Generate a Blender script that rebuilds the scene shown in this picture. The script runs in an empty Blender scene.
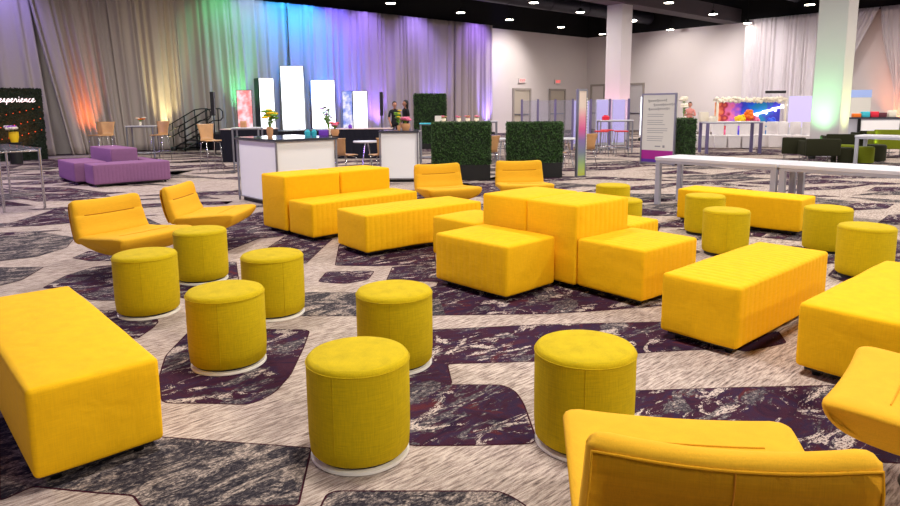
import bpy, bmesh, math, random
from mathutils import Vector, Matrix, noise
D = bpy.data; C = bpy.context.scene.collection
PI = math.pi
def R(a): return math.radians(a)
E1 = (.743, .669); E2 = (-.669, .743)      # the hall's two wall directions
ANG = 42.0
def W(a, b): return (a*E1[0]+b*E2[0], a*E1[1]+b*E2[1])

# ------------------------------------------------------------------ camera
def camera():
    cd = D.cameras.new('camera'); cam = D.objects.new('camera', cd); C.objects.link(cam)
    f = 655.7; pit = R(8.78); rol = R(-.45)
    up = Vector((0, math.sin(pit), math.cos(pit))); fw = Vector((0, math.cos(pit), -math.sin(pit))); x = Vector((1, 0, 0))
    r = x*math.cos(rol)+up*math.sin(rol); u = -x*math.sin(rol)+up*math.cos(rol)
    m = Matrix((r, u, -fw)).transposed().to_4x4(); m.translation = Vector((0, 0, 1.576))
    cam.matrix_world = m
    cd.sensor_width = 36; cd.lens = 36*f/900; cd.shift_y = -46.4/900; cd.clip_start = .05; cd.clip_end = 200
    bpy.context.scene.camera = cam
camera()

# ------------------------------------------------------------------ materials
def lin(c):
    return tuple(((v/255)/12.92 if v/255 <= .04045 else ((v/255+.055)/1.055)**2.4) for v in c)
def nodes(name):
    m = D.materials.new(name); m.use_nodes = True
    return m, m.node_tree.nodes, m.node_tree.links, m.node_tree.nodes['Principled BSDF']
def mat(name, rgb, rough=.6, metal=0, vary=.0, scale=20, bump=0, bscale=200, spec=.5, sheen=0, coat=0):
    m, N, L, b = nodes(name)
    c = lin(rgb)+(1,)
    b.inputs['Base Color'].default_value = c; b.inputs['Roughness'].default_value = rough
    b.inputs['Metallic'].default_value = metal; b.inputs['Specular IOR Level'].default_value = spec
    b.inputs['Sheen Weight'].default_value = sheen; b.inputs['Coat Weight'].default_value = coat
    tc = N.new('ShaderNodeTexCoord')
    if vary:
        n = N.new('ShaderNodeTexNoise'); n.inputs['Scale'].default_value = scale; n.inputs['Detail'].default_value = 4
        r = N.new('ShaderNodeValToRGB'); r.color_ramp.elements[0].position = .3; r.color_ramp.elements[1].position = .7
        r.color_ramp.elements[0].color = tuple(v*(1-vary) for v in c[:3])+(1,)
        r.color_ramp.elements[1].color = tuple(min(1, v*(1+vary)) for v in c[:3])+(1,)
        L.new(tc.outputs['Object'], n.inputs['Vector']); L.new(n.outputs['Fac'], r.inputs['Fac']); L.new(r.outputs['Color'], b.inputs['Base Color'])
    if bump:
        n = N.new('ShaderNodeTexNoise'); n.inputs['Scale'].default_value = bscale; n.inputs['Detail'].default_value = 2
        bp = N.new('ShaderNodeBump'); bp.inputs['Strength'].default_value = bump; bp.inputs['Distance'].default_value = .01
        L.new(tc.outputs['Object'], n.inputs['Vector']); L.new(n.outputs['Fac'], bp.inputs['Height']); L.new(bp.outputs['Normal'], b.inputs['Normal'])
    return m
def fabric(name, rgb, rib=0, weave=.25, vary=.06, wrinkle=.35, rough=.85, sheen=.15, ribaxis='X'):
    m, N, L, b = nodes(name)
    c = lin(rgb)
    b.inputs['Roughness'].default_value = rough; b.inputs['Specular IOR Level'].default_value = .25
    b.inputs['Sheen Weight'].default_value = sheen; b.inputs['Sheen Tint'].default_value = c+(1,)
    tc = N.new('ShaderNodeTexCoord'); O = tc.outputs['Object']
    # crossing threads: two stretched noises
    def st(sc):
        mp = N.new('ShaderNodeMapping'); mp.inputs['Scale'].default_value = sc; L.new(O, mp.inputs['Vector'])
        n = N.new('ShaderNodeTexNoise'); n.inputs['Scale'].default_value = 1; n.inputs['Detail'].default_value = 3; L.new(mp.outputs['Vector'], n.inputs['Vector']); return n.outputs['Fac']
    a = st((260, 260, 14)); d = st((14, 14, 260))
    ad = N.new('ShaderNodeMath'); ad.operation = 'ADD'; L.new(a, ad.inputs[0]); L.new(d, ad.inputs[1])
    hf = N.new('ShaderNodeMath'); hf.operation = 'MULTIPLY'; hf.inputs[1].default_value = .5; L.new(ad.outputs[0], hf.inputs[0])
    r = N.new('ShaderNodeValToRGB'); r.color_ramp.elements[0].position = .35; r.color_ramp.elements[1].position = .65
    r.color_ramp.elements[0].color = tuple(v*(1-vary*2) for v in c)+(1,); r.color_ramp.elements[1].color = tuple(min(1, v*(1+vary)) for v in c)+(1,)
    L.new(hf.outputs[0], r.inputs['Fac']); L.new(r.outputs['Color'], b.inputs['Base Color'])
    bp = N.new('ShaderNodeBump'); bp.inputs['Strength'].default_value = weave; bp.inputs['Distance'].default_value = .002
    L.new(hf.outputs[0], bp.inputs['Height'])
    n2 = N.new('ShaderNodeTexNoise'); n2.inputs['Scale'].default_value = 5; n2.inputs['Detail'].default_value = 3; n2.inputs['Distortion'].default_value = .6
    L.new(O, n2.inputs['Vector'])
    b2 = N.new('ShaderNodeBump'); b2.inputs['Strength'].default_value = wrinkle; b2.inputs['Distance'].default_value = .025
    L.new(n2.outputs['Fac'], b2.inputs['Height']); L.new(bp.outputs['Normal'], b2.inputs['Normal'])
    last = b2
    if rib:
        w = N.new('ShaderNodeTexWave'); w.wave_type = 'BANDS'; w.bands_direction = ribaxis; w.inputs['Scale'].default_value = rib
        w.inputs['Distortion'].default_value = .6; w.inputs['Detail'].default_value = 1; L.new(O, w.inputs['Vector'])
        pw = N.new('ShaderNodeMath'); pw.operation = 'POWER'; pw.inputs[1].default_value = .5; L.new(w.outputs['Fac'], pw.inputs[0])
        b3 = N.new('ShaderNodeBump'); b3.inputs['Strength'].default_value = .27; b3.inputs['Distance'].default_value = .012
        L.new(pw.outputs[0], b3.inputs['Height']); L.new(b2.outputs['Normal'], b3.inputs['Normal']); last = b3
    L.new(last.outputs['Normal'], b.inputs['Normal'])
    return m
def emit(name, rgb, s):
    m, N, L, b = nodes(name); c = lin(rgb)+(1,)
    b.inputs['Base Color'].default_value = c; b.inputs['Emission Color'].default_value = c; b.inputs['Emission Strength'].default_value = s
    return m
def glass(name, rgb, rough=.05):
    m, N, L, b = nodes(name)
    b.inputs['Base Color'].default_value = lin(rgb)+(1,); b.inputs['Transmission Weight'].default_value = .9
    b.inputs['Roughness'].default_value = rough; b.inputs['IOR'].default_value = 1.1
    return m

YB = (254, 193, 8)
M = {}
M['bench'] = fabric('yellow_stretch_fabric', YB, rib=4.6)
M['bench2'] = fabric('yellow_plain_fabric', YB)
M['ott'] = fabric('chartreuse_weave', (204, 176, 0), weave=.8, vary=.1, wrinkle=.03)
M['ottpipe'] = fabric('chartreuse_piping', (196, 168, 0), weave=.5, vary=.1, wrinkle=0)
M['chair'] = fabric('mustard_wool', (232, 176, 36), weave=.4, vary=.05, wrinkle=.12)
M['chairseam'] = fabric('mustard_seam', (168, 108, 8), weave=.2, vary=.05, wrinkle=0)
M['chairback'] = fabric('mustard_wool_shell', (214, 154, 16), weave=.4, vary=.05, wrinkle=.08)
M['purple'] = fabric('purple_fabric', (144, 98, 140), rib=4.6)
M['black'] = mat('black_plastic', (18, 18, 20), .5)
M['blackmetal'] = mat('black_metal', (22, 22, 24), .4, .6)
M['white'] = mat('white_plastic', (248, 244, 236), .35)
M['chrome'] = mat('chrome', (205, 205, 210), .18, 1)
M['steel'] = mat('brushed_steel', (150, 150, 160), .4, .8)
M['violetsteel'] = mat('violet_grey_post', (120, 110, 150), .4, .5)
M['tablewhite'] = mat('white_laminate', (214, 214, 222), .3)
M['tablegrey'] = mat('grey_table_leg', (176, 176, 188), .4)
M['barwhite'] = mat('white_bar_panel', (250, 250, 252), .35)
M['bartop'] = mat('dark_gloss_top', (60, 62, 72), .12, 0)
M['wood'] = mat('honey_beech', (196, 148, 98), .4, vary=.1, scale=8)
M['leaf'] = mat('boxwood_leaf', (46, 80, 24), .6, vary=.6, scale=12)
M['leafdark'] = mat('dark_wall_leaf', (20, 34, 16), .7, vary=.5, scale=12)
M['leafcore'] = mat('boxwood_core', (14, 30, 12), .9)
M['wall'] = mat('painted_wall', (226, 216, 214), .85, vary=.02, scale=.5)
M['column'] = mat('painted_column', (200, 194, 196), .7, vary=.02, scale=1)
M['blackceil'] = mat('black_ceiling', (14, 14, 17), .9)
M['beam'] = mat('grey_beam', (84, 76, 82), .8)
M['duct'] = mat('grey_duct', (54, 54, 66), .5, .4)
M['drape'] = fabric('grey_drape', (182, 170, 164), weave=.1, vary=.03, wrinkle=.2, rough=.7)
M['sheer'] = fabric('white_drape', (222, 213, 216), weave=.1, vary=.03, wrinkle=.2, rough=.7)
M['door'] = mat('door_paint', (196, 184, 168), .5)
M['doorframe'] = mat('door_frame_paint', (164, 154, 146), .5)
M['red'] = mat('red_paint', (206, 40, 50), .5)
M['redsign'] = emit('exit_red', (230, 60, 60), 1.5)
M['lamp'] = emit('lamp_glow', (255, 244, 222), 30)
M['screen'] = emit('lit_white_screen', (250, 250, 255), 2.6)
M['screenlilac'] = emit('lit_lilac_screen', (196, 186, 236), .35)
M['screenblue'] = emit('lit_blue_screen', (150, 170, 220), .3)
M['neon'] = emit('neon_white', (255, 236, 240), 1.3)
M['darkgreen'] = fabric('dark_green_velvet', (36, 37, 18), weave=.2, wrinkle=.1)
M['green'] = fabric('green_velvet', (112, 122, 18), weave=.2, wrinkle=.1)
M['blackcloth'] = fabric('black_tablecloth', (26, 26, 38), weave=.1, wrinkle=.3)
M['whitecloth'] = fabric('white_tablecloth', (236, 230, 230), weave=.1, wrinkle=.3)
M['paper'] = mat('printed_paper', (226, 224, 216), .7)
M['ink'] = mat('grey_ink', (150, 148, 154), .7)
M['magenta'] = mat('magenta_print', (176, 30, 150), .6)
M['violetprint'] = mat('violet_print', (96, 50, 170), .6)
M['skin'] = mat('skin', (190, 132, 108), .6)
M['hair'] = mat('dark_hair', (32, 22, 20), .6)
M['blackshirt'] = mat('black_cloth', (20, 20, 26), .8)
M['pinkshirt'] = mat('pink_cloth', (226, 150, 140), .8)
M['whiteshirt'] = mat('white_cloth', (240, 226, 232), .8)
M['maroon'] = mat('maroon_cloth', (100, 44, 56), .8)
for n, c in dict(fyellow=(250, 206, 10), forange=(246, 120, 20), fred=(226, 30, 60), fpink=(240, 120, 160), fviolet=(150, 60, 200), fblue=(30, 80, 220), fcyan=(40, 160, 200), fgreen=(110, 160, 40), teal=(60, 190, 210), terracotta=(206, 150, 104), cream=(244, 234, 214), lilacbox=(120, 60, 200)).items():
    M[n] = mat(n[0:]+'_matte' if n[0] != 'f' else n[1:]+'_petal', c, .6)
M['buffettop'] = mat('pale_table_top', (222, 196, 190), .4)
M['clear'] = glass('clear_acrylic', (232, 232, 250))

def carpet(name, kind):
    m, N, L, b = nodes(name)
    b.inputs['Roughness'].default_value = .95; b.inputs['Specular IOR Level'].default_value = .1
    tc = N.new('ShaderNodeTexCoord'); O = tc.outputs['Object']
    def ns(sc, rot=0, detail=4, dist=0, rough=.6, off=0):
        mp = N.new('ShaderNodeMapping'); mp.inputs['Scale'].default_value = sc; mp.inputs['Location'].default_value = (off, off, 0)
        rt = N.new('ShaderNodeMapping'); rt.inputs['Rotation'].default_value = (0, 0, R(rot)); L.new(O, rt.inputs['Vector']); L.new(rt.outputs['Vector'], mp.inputs['Vector'])
        n = N.new('ShaderNodeTexNoise'); n.inputs['Scale'].default_value = 1; n.inputs['Detail'].default_value = detail
        n.inputs['Distortion'].default_value = dist; n.inputs['Roughness'].default_value = rough; L.new(mp.outputs['Vector'], n.inputs['Vector']); return n.outputs['Fac']
    def ramp(fac, stops, const=False):
        r = N.new('ShaderNodeValToRGB'); cr = r.color_ramp
        if const: cr.interpolation = 'CONSTANT'
        while len(cr.elements) < len(stops): cr.elements.new(.5)
        for e, (p, c) in zip(cr.elements, stops): e.position = p; e.color = (lin(c) if max(c) > 1 else tuple(c))+(1,)
        L.new(fac, r.inputs['Fac']); return r.outputs['Color']
    def mix(fac, a, c2):
        x = N.new('ShaderNodeMix'); x.data_type = 'RGBA'; L.new(fac, x.inputs[0]); L.new(a, x.inputs[6]); L.new(c2, x.inputs[7]); return x.outputs[2]
    grain = ns((160, 160, 160), detail=2)
    if kind == 'light':
        col = ramp(ns((9, 75, 1), -42, 5, .3, .7), [(.33, (98, 84, 82)), (.45, (174, 155, 146)), (.59, (224, 208, 197))])
        patch = ramp(ns((1.6, 5, 1), -42, 4, .3), [(.5, (0, 0, 0)), (.68, (.55, .55, .55))])
        dk = ramp(ns((16, 60, 1), -42, 5, .3, .75, 4), [(.38, (78, 64, 64)), (.58, (186, 168, 156))])
        col = mix(patch, col, dk)
    elif kind == 'dark':
        base = ramp(ns((3.2, 5, 1), -30, 4, 1, .6), [(.36, (46, 28, 52)), (.47, (68, 34, 52)), (.56, (54, 38, 66)), (.66, (90, 40, 48))])
        slate = ramp(ns((26, 44, 1), -42, 5, .4, .75), [(.38, (48, 44, 56)), (.5, (92, 86, 92)), (.58, (130, 122, 122)), (.64, (206, 190, 178))])
        fl = ramp(ns((1.7, 3.4, 1), -35, 6, 1.6, .7, 7), [(.53, (0, 0, 0)), (.56, (1, 1, 1))])
        brk = ramp(ns((34, 60, 1), -42, 4, 0, .7, 2), [(.40, (.0, .0, .0)), (.46, (1, 1, 1))])
        mm = N.new('ShaderNodeMath'); mm.operation = 'MULTIPLY'; L.new(fl, mm.inputs[0]); L.new(brk, mm.inputs[1])
        col = mix(mm.outputs[0], base, slate)
        wf = ramp(ns((2.6, 5.5, 1), -35, 7, 1.2, .74, 13), [(.56, (0, 0, 0)), (.58, (1, 1, 1))])
        wb = ramp(ns((60, 100, 1), -42, 3, 0, .6, 5), [(.42, (0, 0, 0)), (.48, (1, 1, 1))])
        m2 = N.new('ShaderNodeMath'); m2.operation = 'MULTIPLY'; L.new(wf, m2.inputs[0]); L.new(wb, m2.inputs[1])
        cr = N.new('ShaderNodeRGB'); cr.outputs[0].default_value = lin((214, 198, 188))+(1,)
        col = mix(m2.outputs[0], col, cr.outputs[0])
    elif kind == 'slate':
        a_ = ramp(ns((30, 60, 1), -42, 6, .5, .78), [(.36, (30, 28, 38)), (.5, (60, 56, 64)), (.58, (104, 96, 98)), (.66, (190, 172, 160))])
        b_ = ramp(ns((44, 80, 1), -42, 5, .3, .75, 9), [(.36, (70, 64, 70)), (.5, (150, 136, 130)), (.6, (214, 196, 184))])
        fl = ramp(ns((2.6, 5.5, 1), -38, 7, 1.4, .76, 3), [(.5, (0, 0, 0)), (.56, (1, 1, 1))])
        col = mix(fl, a_, b_)
    else:
        col = ramp(grain, [(.3, (50, 20, 32)), (.7, (78, 32, 46))])
    g = ramp(grain, [(.3, (.72, .72, .72)), (.7, (1.0, 1.0, 1.0))])
    mu = N.new('ShaderNodeMix'); mu.data_type = 'RGBA'; mu.blend_type = 'MULTIPLY'; mu.inputs[0].default_value = 1
    L.new(col, mu.inputs[6]); L.new(g, mu.inputs[7]); L.new(mu.outputs[2], b.inputs['Base Color'])
    bp = N.new('ShaderNodeBump'); bp.inputs['Strength'].default_value = .5; bp.inputs['Distance'].default_value = .004
    L.new(grain, bp.inputs['Height']); L.new(bp.outputs['Normal'], b.inputs['Normal'])
    return m

# ------------------------------------------------------------------ mesh helpers
def link(name, bm, m, parent=None, smooth=False, loc=None, rotz=0):
    me = D.meshes.new(name); bm.normal_update(); bm.to_mesh(me); bm.free()
    for mm in (m if isinstance(m, (list, tuple)) else [m]): me.materials.append(mm)
    if smooth:
        for p in me.polygons: p.use_smooth = True
        if smooth != 'all':
            me.set_sharp_from_angle(angle=R(40))
    o = D.objects.new(name, me); C.objects.link(o)
    if loc: o.location = loc
    o.rotation_euler.z = rotz
    if parent: o.parent = parent
    return o
def tag(o, label, cat, group=None):
    o['label'] = label; o['category'] = cat
    if group: o['group'] = group
    return o
def thing(name, label, cat, loc=(0, 0, 0), rotz=0, group=None):
    o = D.objects.new(name, None); C.objects.link(o); o.location = loc; o.rotation_euler.z = rotz; o.empty_display_size = .1
    return tag(o, label, cat, group)
def struct(o): o['kind'] = 'structure'; return o
def dup(root, loc, rotz, label=None, group=None):
    r = root.copy(); C.objects.link(r); r.location = loc; r.rotation_euler = (0, 0, rotz)
    if label: r['label'] = label
    if group: r['group'] = group
    for ch in list(root.children):
        c = ch.copy(); C.objects.link(c); c.parent = r
        for g in list(ch.children):
            d = g.copy(); C.objects.link(d); d.parent = c
    return r
def bx(bm, x0, x1, y0, y1, z0, z1, bev=0, seg=2):
    g = bmesh.ops.create_cube(bm, size=1)['verts']
    for v in g: v.co = Vector((x0+(v.co.x+.5)*(x1-x0), y0+(v.co.y+.5)*(y1-y0), z0+(v.co.z+.5)*(z1-z0)))
    if bev:
        es = list({e for v in g for e in v.link_edges})
        bmesh.ops.bevel(bm, geom=es, offset=bev, segments=seg, affect='EDGES', profile=.5)
    return bm
def BOX(*a, **k): return bx(bmesh.new(), *a, **k)
def lathe(bm, prof, n=32, c=(0, 0)):
    rings = []
    for r, z in prof:
        if r < 1e-5: rings.append([bm.verts.new((c[0], c[1], z))])
        else: rings.append([bm.verts.new((c[0]+r*math.cos(2*PI*i/n), c[1]+r*math.sin(2*PI*i/n), z)) for i in range(n)])
    for a, b in zip(rings, rings[1:]):
        for i in range(n):
            j = (i+1) % n
            if len(a) == 1 and len(b) == 1: continue
            if len(a) == 1: bm.faces.new((a[0], b[j], b[i]))
            elif len(b) == 1: bm.faces.new((a[i], a[j], b[0]))
            else: bm.faces.new((a[i], a[j], b[j], b[i]))
    bmesh.ops.recalc_face_normals(bm, faces=bm.faces)
    return bm
def tube(bm, pts, r, n=8, closed=False):
    pts = [Vector(p) for p in pts]; rings = []; K = len(pts)
    prev = None
    for i, p in enumerate(pts):
        if closed: t = (pts[(i+1) % K]-pts[i-1]).normalized()
        else: t = (pts[min(i+1, K-1)]-pts[max(i-1, 0)]).normalized()
        a = prev if prev else (Vector((0, 0, 1)) if abs(t.z) < .9 else Vector((1, 0, 0)))
        s = t.cross(a).normalized(); q = s.cross(t).normalized(); prev = q
        rr = r[i] if isinstance(r, (list, tuple)) else r
        rings.append([bm.verts.new(p+(s*math.cos(2*PI*k/n)+q*math.sin(2*PI*k/n))*rr) for k in range(n)])
    rng = range(K) if closed else range(K-1)
    for i in rng:
        a, b = rings[i], rings[(i+1) % K]
        for k in range(n): bm.faces.new((a[k], a[(k+1) % n], b[(k+1) % n], b[k]))
    if not closed: bm.faces.new(rings[0][::-1]); bm.faces.new(rings[-1])
    return bm
def TUBE(*a, **k): return tube(bmesh.new(), *a, **k)
def ball(bm, c, r, sz=1, u=10, v=8):
    g = bmesh.ops.create_uvsphere(bm, u_segments=u, v_segments=v, radius=r)['verts']
    for w in g: w.co = Vector((w.co.x+c[0], w.co.y+c[1], w.co.z*sz+c[2]))
    return bm

# ------------------------------------------------------------------ floor with its carpet pattern
def smooth_poly(p, r=.10):
    # rounds the corners of a floor shape
    out = []; n = len(p)
    for i in range(n):
        a, b, c = Vector(p[i-1]), Vector(p[i]), Vector(p[(i+1) % n])
        la, lc = (a-b).length, (c-b).length
        if la < 1e-4 or lc < 1e-4: continue
        q = min(r, la*.4, lc*.4); s = b+(a-b)/la*q; e = b+(c-b)/lc*q
        for k in range(4):
            t = k/3; out.append((s*(1-t)**2+b*2*t*(1-t)+e*t*t))
    return out
def inside(p, poly):
    x, y = p; c = False; n = len(poly)
    for i in range(n):
        x1, y1 = poly[i]; x2, y2 = poly[i-1]
        if (y1 > y) != (y2 > y) and x < (x2-x1)*(y-y1)/(y2-y1)+x1: c = not c
    return c
SHAPES = [
 # (kind, rounding, outline on the floor in metres)
 ('slate', .02, [(-2.33,3.18),(-1.93,3.03),(-1.38,2.96),(-0.66,2.85),(-0.63,2.52),(-0.62,2.41),(-1.24,2.41),(-1.31,2.49),(-1.47,2.51),(-1.77,2.56),(-1.84,2.46)]),
 ('dark', .06, [(-1.56,3.34),(-1.72,3.67),(-1.83,4.02),(-1.86,4.49),(-1.55,4.52),(-1.01,4.49),(-0.98,4.14),(-0.96,3.70),(-0.99,3.45),(-1.08,3.31),(-1.28,3.33)]),
 ('dark', .06, [(-0.22,2.87),(-0.26,3.52),(-0.01,3.54),(0.29,3.53),(0.35,3.45),(0.38,3.30),(0.40,2.88),(0.09,2.87)]),
 ('dark', .04, [(-0.41,3.42),(-0.39,4.45),(-0.12,4.47),(0.64,4.56),(1.52,4.60),(2.07,4.59),(1.85,4.08),(1.31,4.02),(0.52,3.88),(-0.03,3.85),(0.00,3.54),(-0.26,3.53)]),
 ('dark', .05, [(0.82,3.43),(1.02,3.44),(1.59,3.47),(2.16,3.49),(2.48,3.43),(2.71,3.30),(2.20,2.63),(1.98,2.69),(1.84,2.70),(1.46,2.72),(0.51,2.91)]),
 ('dark', .03, [(1.82,4.10),(2.28,4.39),(2.22,4.16),(1.88,4.01)]),
 ('slate', .08, [(-0.52,2.31),(-0.52,2.40),(-0.51,2.48),(-0.48,2.50),(0.19,2.49),(0.24,2.45),(0.29,2.39),(0.32,2.30)]),
 ('slate', .01, [(-1.37,5.45),(-0.81,5.43),(-0.14,5.46),(0.01,5.31),(-0.04,4.80),(-0.46,4.79),(-1.25,4.81)]),
 ('dark', .01, [(-0.14,5.46),(-0.05,6.18),(0.68,6.24),(2.10,5.58),(2.00,5.08),(1.65,4.99),(1.10,4.87),(0.75,4.81),(-0.04,4.80),(-0.09,5.19)]),
 ('dark', .05, [(-1.20,5.78),(-1.19,6.14),(-0.74,6.17),(-0.76,5.85),(-0.94,5.71)]),
 ('dark', .03, [(-1.15,6.40),(-1.28,7.43),(-0.61,7.76),(-0.21,7.51),(-0.15,6.43),(-0.72,6.36)]),
 ('dark', .03, [(-0.58,5.80),(-0.57,6.32),(-0.13,6.43),(-0.06,5.75)]),
 ('dark', .03, [(-2.84,8.16),(-2.91,8.96),(-2.65,9.10),(-2.17,8.47),(-2.36,7.59),(-2.47,7.11)]),
 ('dark', .03, [(-2.06,7.25),(-2.01,8.13),(-1.42,7.73),(-1.45,7.02),(-1.47,6.47),(-1.74,6.75)]),
 ('dark', .03, [(-3.62,5.65),(-3.66,6.07),(-3.57,6.42),(-3.38,6.49),(-3.01,6.20),(-2.70,5.24),(-3.00,5.27),(-3.30,5.58)]),
 ('dark', .03, [(-2.79,4.97),(-2.36,4.96),(-2.18,4.69),(-2.16,4.56),(-2.17,4.33),(-2.38,4.52)]),
 ('dark', .02, [(-4.02,6.82),(-4.03,7.16),(-3.58,6.90),(-3.53,6.67),(-3.76,6.68)]),
 ('slate', .04, [(-6.00,8.22),(-5.35,8.33),(-4.63,7.94),(-4.39,7.33),(-4.45,6.89),(-4.72,6.71),(-4.90,6.67)]),
 ('slate', .04, [(-4.72,6.41),(-4.09,6.43),(-3.99,5.93),(-4.06,5.73),(-4.19,5.67)]),
 ('dark', .03, [(-6.13,8.79),(-6.16,9.61),(-6.27,10.48),(-5.30,9.06),(-5.57,8.76)]),
 ('dark', .03, [(-2.59,6.34),(-2.53,6.59),(-2.21,6.58),(-1.84,5.54),(-2.16,5.25),(-2.32,5.37)]),
 ('dark', .03, [(2.02,7.20),(2.55,7.51),(2.68,6.87),(2.19,6.44),(1.96,6.62)]),
 ('dark', .03, [(1.49,8.76),(2.74,8.41),(2.47,7.75),(1.51,7.79)]),
 ('slate', .03, [(3.45,7.15),(3.89,7.13),(3.71,6.56),(3.50,6.39),(3.39,6.57)]),
 ('dark', .03, [(3.91,6.38),(4.84,6.90),(4.36,6.12),(3.50,5.58),(3.47,5.85)]),
 ('dark', .02, [(0.04,5.81),(0.17,5.48),(-0.17,5.20),(-0.22,5.49)]),
]
def build_floor():
    bm = bmesh.new()
    def face(pts, z, mi):
        try: f = bm.faces.new([bm.verts.new((x, y, z)) for x, y in pts])
        except ValueError: return
        f.material_index = mi
        if f.normal.z < 0: f.normal_flip()
    f = [(-30, -8), (34, -8), (34, 46), (-30, 46)]
    face(f, 0, 0)
    KM = {'dark': 1, 'slate': 2, 'line': 3}
    def poly_face(p, r, z, kind):
        q = smooth_poly(p, r)
        cx = sum(v.x for v in q)/len(q); cy = sum(v.y for v in q)/len(q)
        big = []
        n = len(q)
        ar = sum(q[i-1].x*q[i].y-q[i].x*q[i-1].y for i in range(n))
        sg = 1 if ar > 0 else -1
        for i in range(n):
            t = (q[(i+1) % n]-q[i-1])
            if t.length < 1e-6: t = Vector((1, 0))
            t.normalize(); nn = Vector((t.y, -t.x))*sg; big.append(q[i]+nn*.009)
        face(big, z, 3); face(q, z+.0006, KM[kind])
    for i, (k, r, p) in enumerate(SHAPES): poly_face(p, r, .0008+.0001*i, k)
    rnd = random.Random(11)
    y = 5.4; row = 0
    near = [p for _, _, p in SHAPES]
    while y < 44:
        hgt = rnd.uniform(.45, 1.0)*(1+.006*y); x = -y*.78-3+rnd.uniform(0, 1.5)
        while x < y*.78+3:
            ln = rnd.uniform(.55, 1.7)*(1+.010*y); sk = rnd.choice((-1.5, -.8, .9, 1.5, 1.9))*hgt
            yy = y+rnd.uniform(-.12, .12); tl = rnd.choice((-.3, -.12, 0, .12, .25))*ln
            k = rnd.random()
            if k < .5: p = [(x, yy), (x+ln, yy+tl), (x+ln+sk, yy+hgt+tl), (x+sk, yy+hgt)]          # slanted bar
            elif k < .75: m_ = sk*.5; p = [(x, yy), (x+ln, yy+tl), (x+ln+m_, yy+hgt*.5+tl), (x+ln, yy+hgt), (x+ln*.3, yy+hgt*.95), (x+m_, yy+hgt*.5)]   # chevron
            else: p = [(x, yy), (x+ln*1.3, yy+tl*.4), (x+ln*.5+sk*.6, yy+hgt)]                         # wedge
            cx = x+ln/2; px = 450+656*cx/yy
            ok = not (yy < 7.8 and -80 < px < 560) and yy > 6.2
            if ok and rnd.random() < .9:
                poly_face(p, .03, .004+.00001*(row % 40), 'dark' if rnd.random() < .72 else 'slate')
            x += ln+rnd.uniform(.12, .5)
            row += 1
        y += hgt+rnd.uniform(.04, .2)
    bmesh.ops.triangulate(bm, faces=[f for f in bm.faces if len(f.verts) > 4])
    o = link('floor', bm, [carpet('carpet_light', 'light'), carpet('carpet_dark', 'dark'), carpet('carpet_slate', 'slate'), carpet('carpet_line', 'line')])
    struct(o)
build_floor()

# ------------------------------------------------------------------ the hall shell
BW = 26.0; AW = 35.35; HW = 5.76; HC = 8.6
def wall_box(name, a0, a1, b0, b1, z0, z1, m):
    bm = BOX(a0, a1, b0, b1, z0, z1); o = link(name, bm, m); o.rotation_euler.z = math.atan2(E1[1], E1[0]); struct(o); return o
wall_box('wall_left', -12, AW, BW, BW+.3, 0, HW, M['wall'])
wall_box('wall_left_upper', -12, AW+.3, BW+.05, BW+.3, HW, HC, M['blackceil'])
wall_box('wall_right', AW, AW+.3, -14, BW+.3, 0, HW, M['wall'])
wall_box('wall_right_upper', AW+.05, AW+.3, -14, BW+.3, HW, HC, M['blackceil'])
wall_box('trim_1', 17.6+3.4, 17.6+4.8, BW-.25, BW, 0, HW, M['wall'])
wall_box('ceiling', -14, AW+.3, -16, BW+.3, HC, HC+.2, M['blackceil'])
# ceiling beams, joists, ducts
for k, b in enumerate((16.6, 6.9, -3)):
    wall_box('ceiling_beam_%d' % (k+1), -12, AW, b-.42, b+.42, HW, HW+.7, M['beam'])
for k in range(12):
    wall_box('ceiling_joist_%d' % (k+1), -4+k*3.2, -4+k*3.2+.18, -14, BW, 7.5, 7.8, M['blackceil'])
def duct(a0, b0, a1, b1, z, r, label):
    p, q = W(a0, b0), W(a1, b1); bm = bmesh.new()
    n = 14; pts = [(p[0]+(q[0]-p[0])*i/n, p[1]+(q[1]-p[1])*i/n, z) for i in range(n+1)]
    tube(bm, pts, r, 14)
    for i in range(0, n+1, 2):
        a = Vector(pts[i]); d = (Vector(pts[-1])-Vector(pts[0])).normalized()
        tube(bm, [a-d*.04, a+d*.04], r*1.06, 14)
    o = tag(link('air_duct', bm, M['duct'], smooth=True), label, 'duct')
duct(14, 21.5, 35, 21.5, 6.5, .34, 'round grey air duct under the black ceiling near the draped wall')
duct(24, 8.6, 27.6, 11.5, 6.5, .38, 'fat grey air duct under the ceiling left of the green-lit column')
duct(6, 13, 34, 13, 6.6, .28, 'long thin grey air duct high across the black ceiling')

# columns
def column(name, xy, w, label):
    bm = bx(bmesh.new(), -w/2, w/2, -w/2, w/2, 0, HW, .015, 1)
    o = link(name, bm, M['column']); o.location = (xy[0], xy[1], 0); o.rotation_euler.z = R(ANG)
    tag(o, label, 'column'); return o
CL = (7.36, 29.1); CR = (11.17, 19.4)
column('column', CL, .78, 'square white column washed in pink light beside the bar stools')
column('column', CR, .78, 'square white column washed in green light behind the dark armchairs')

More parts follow.
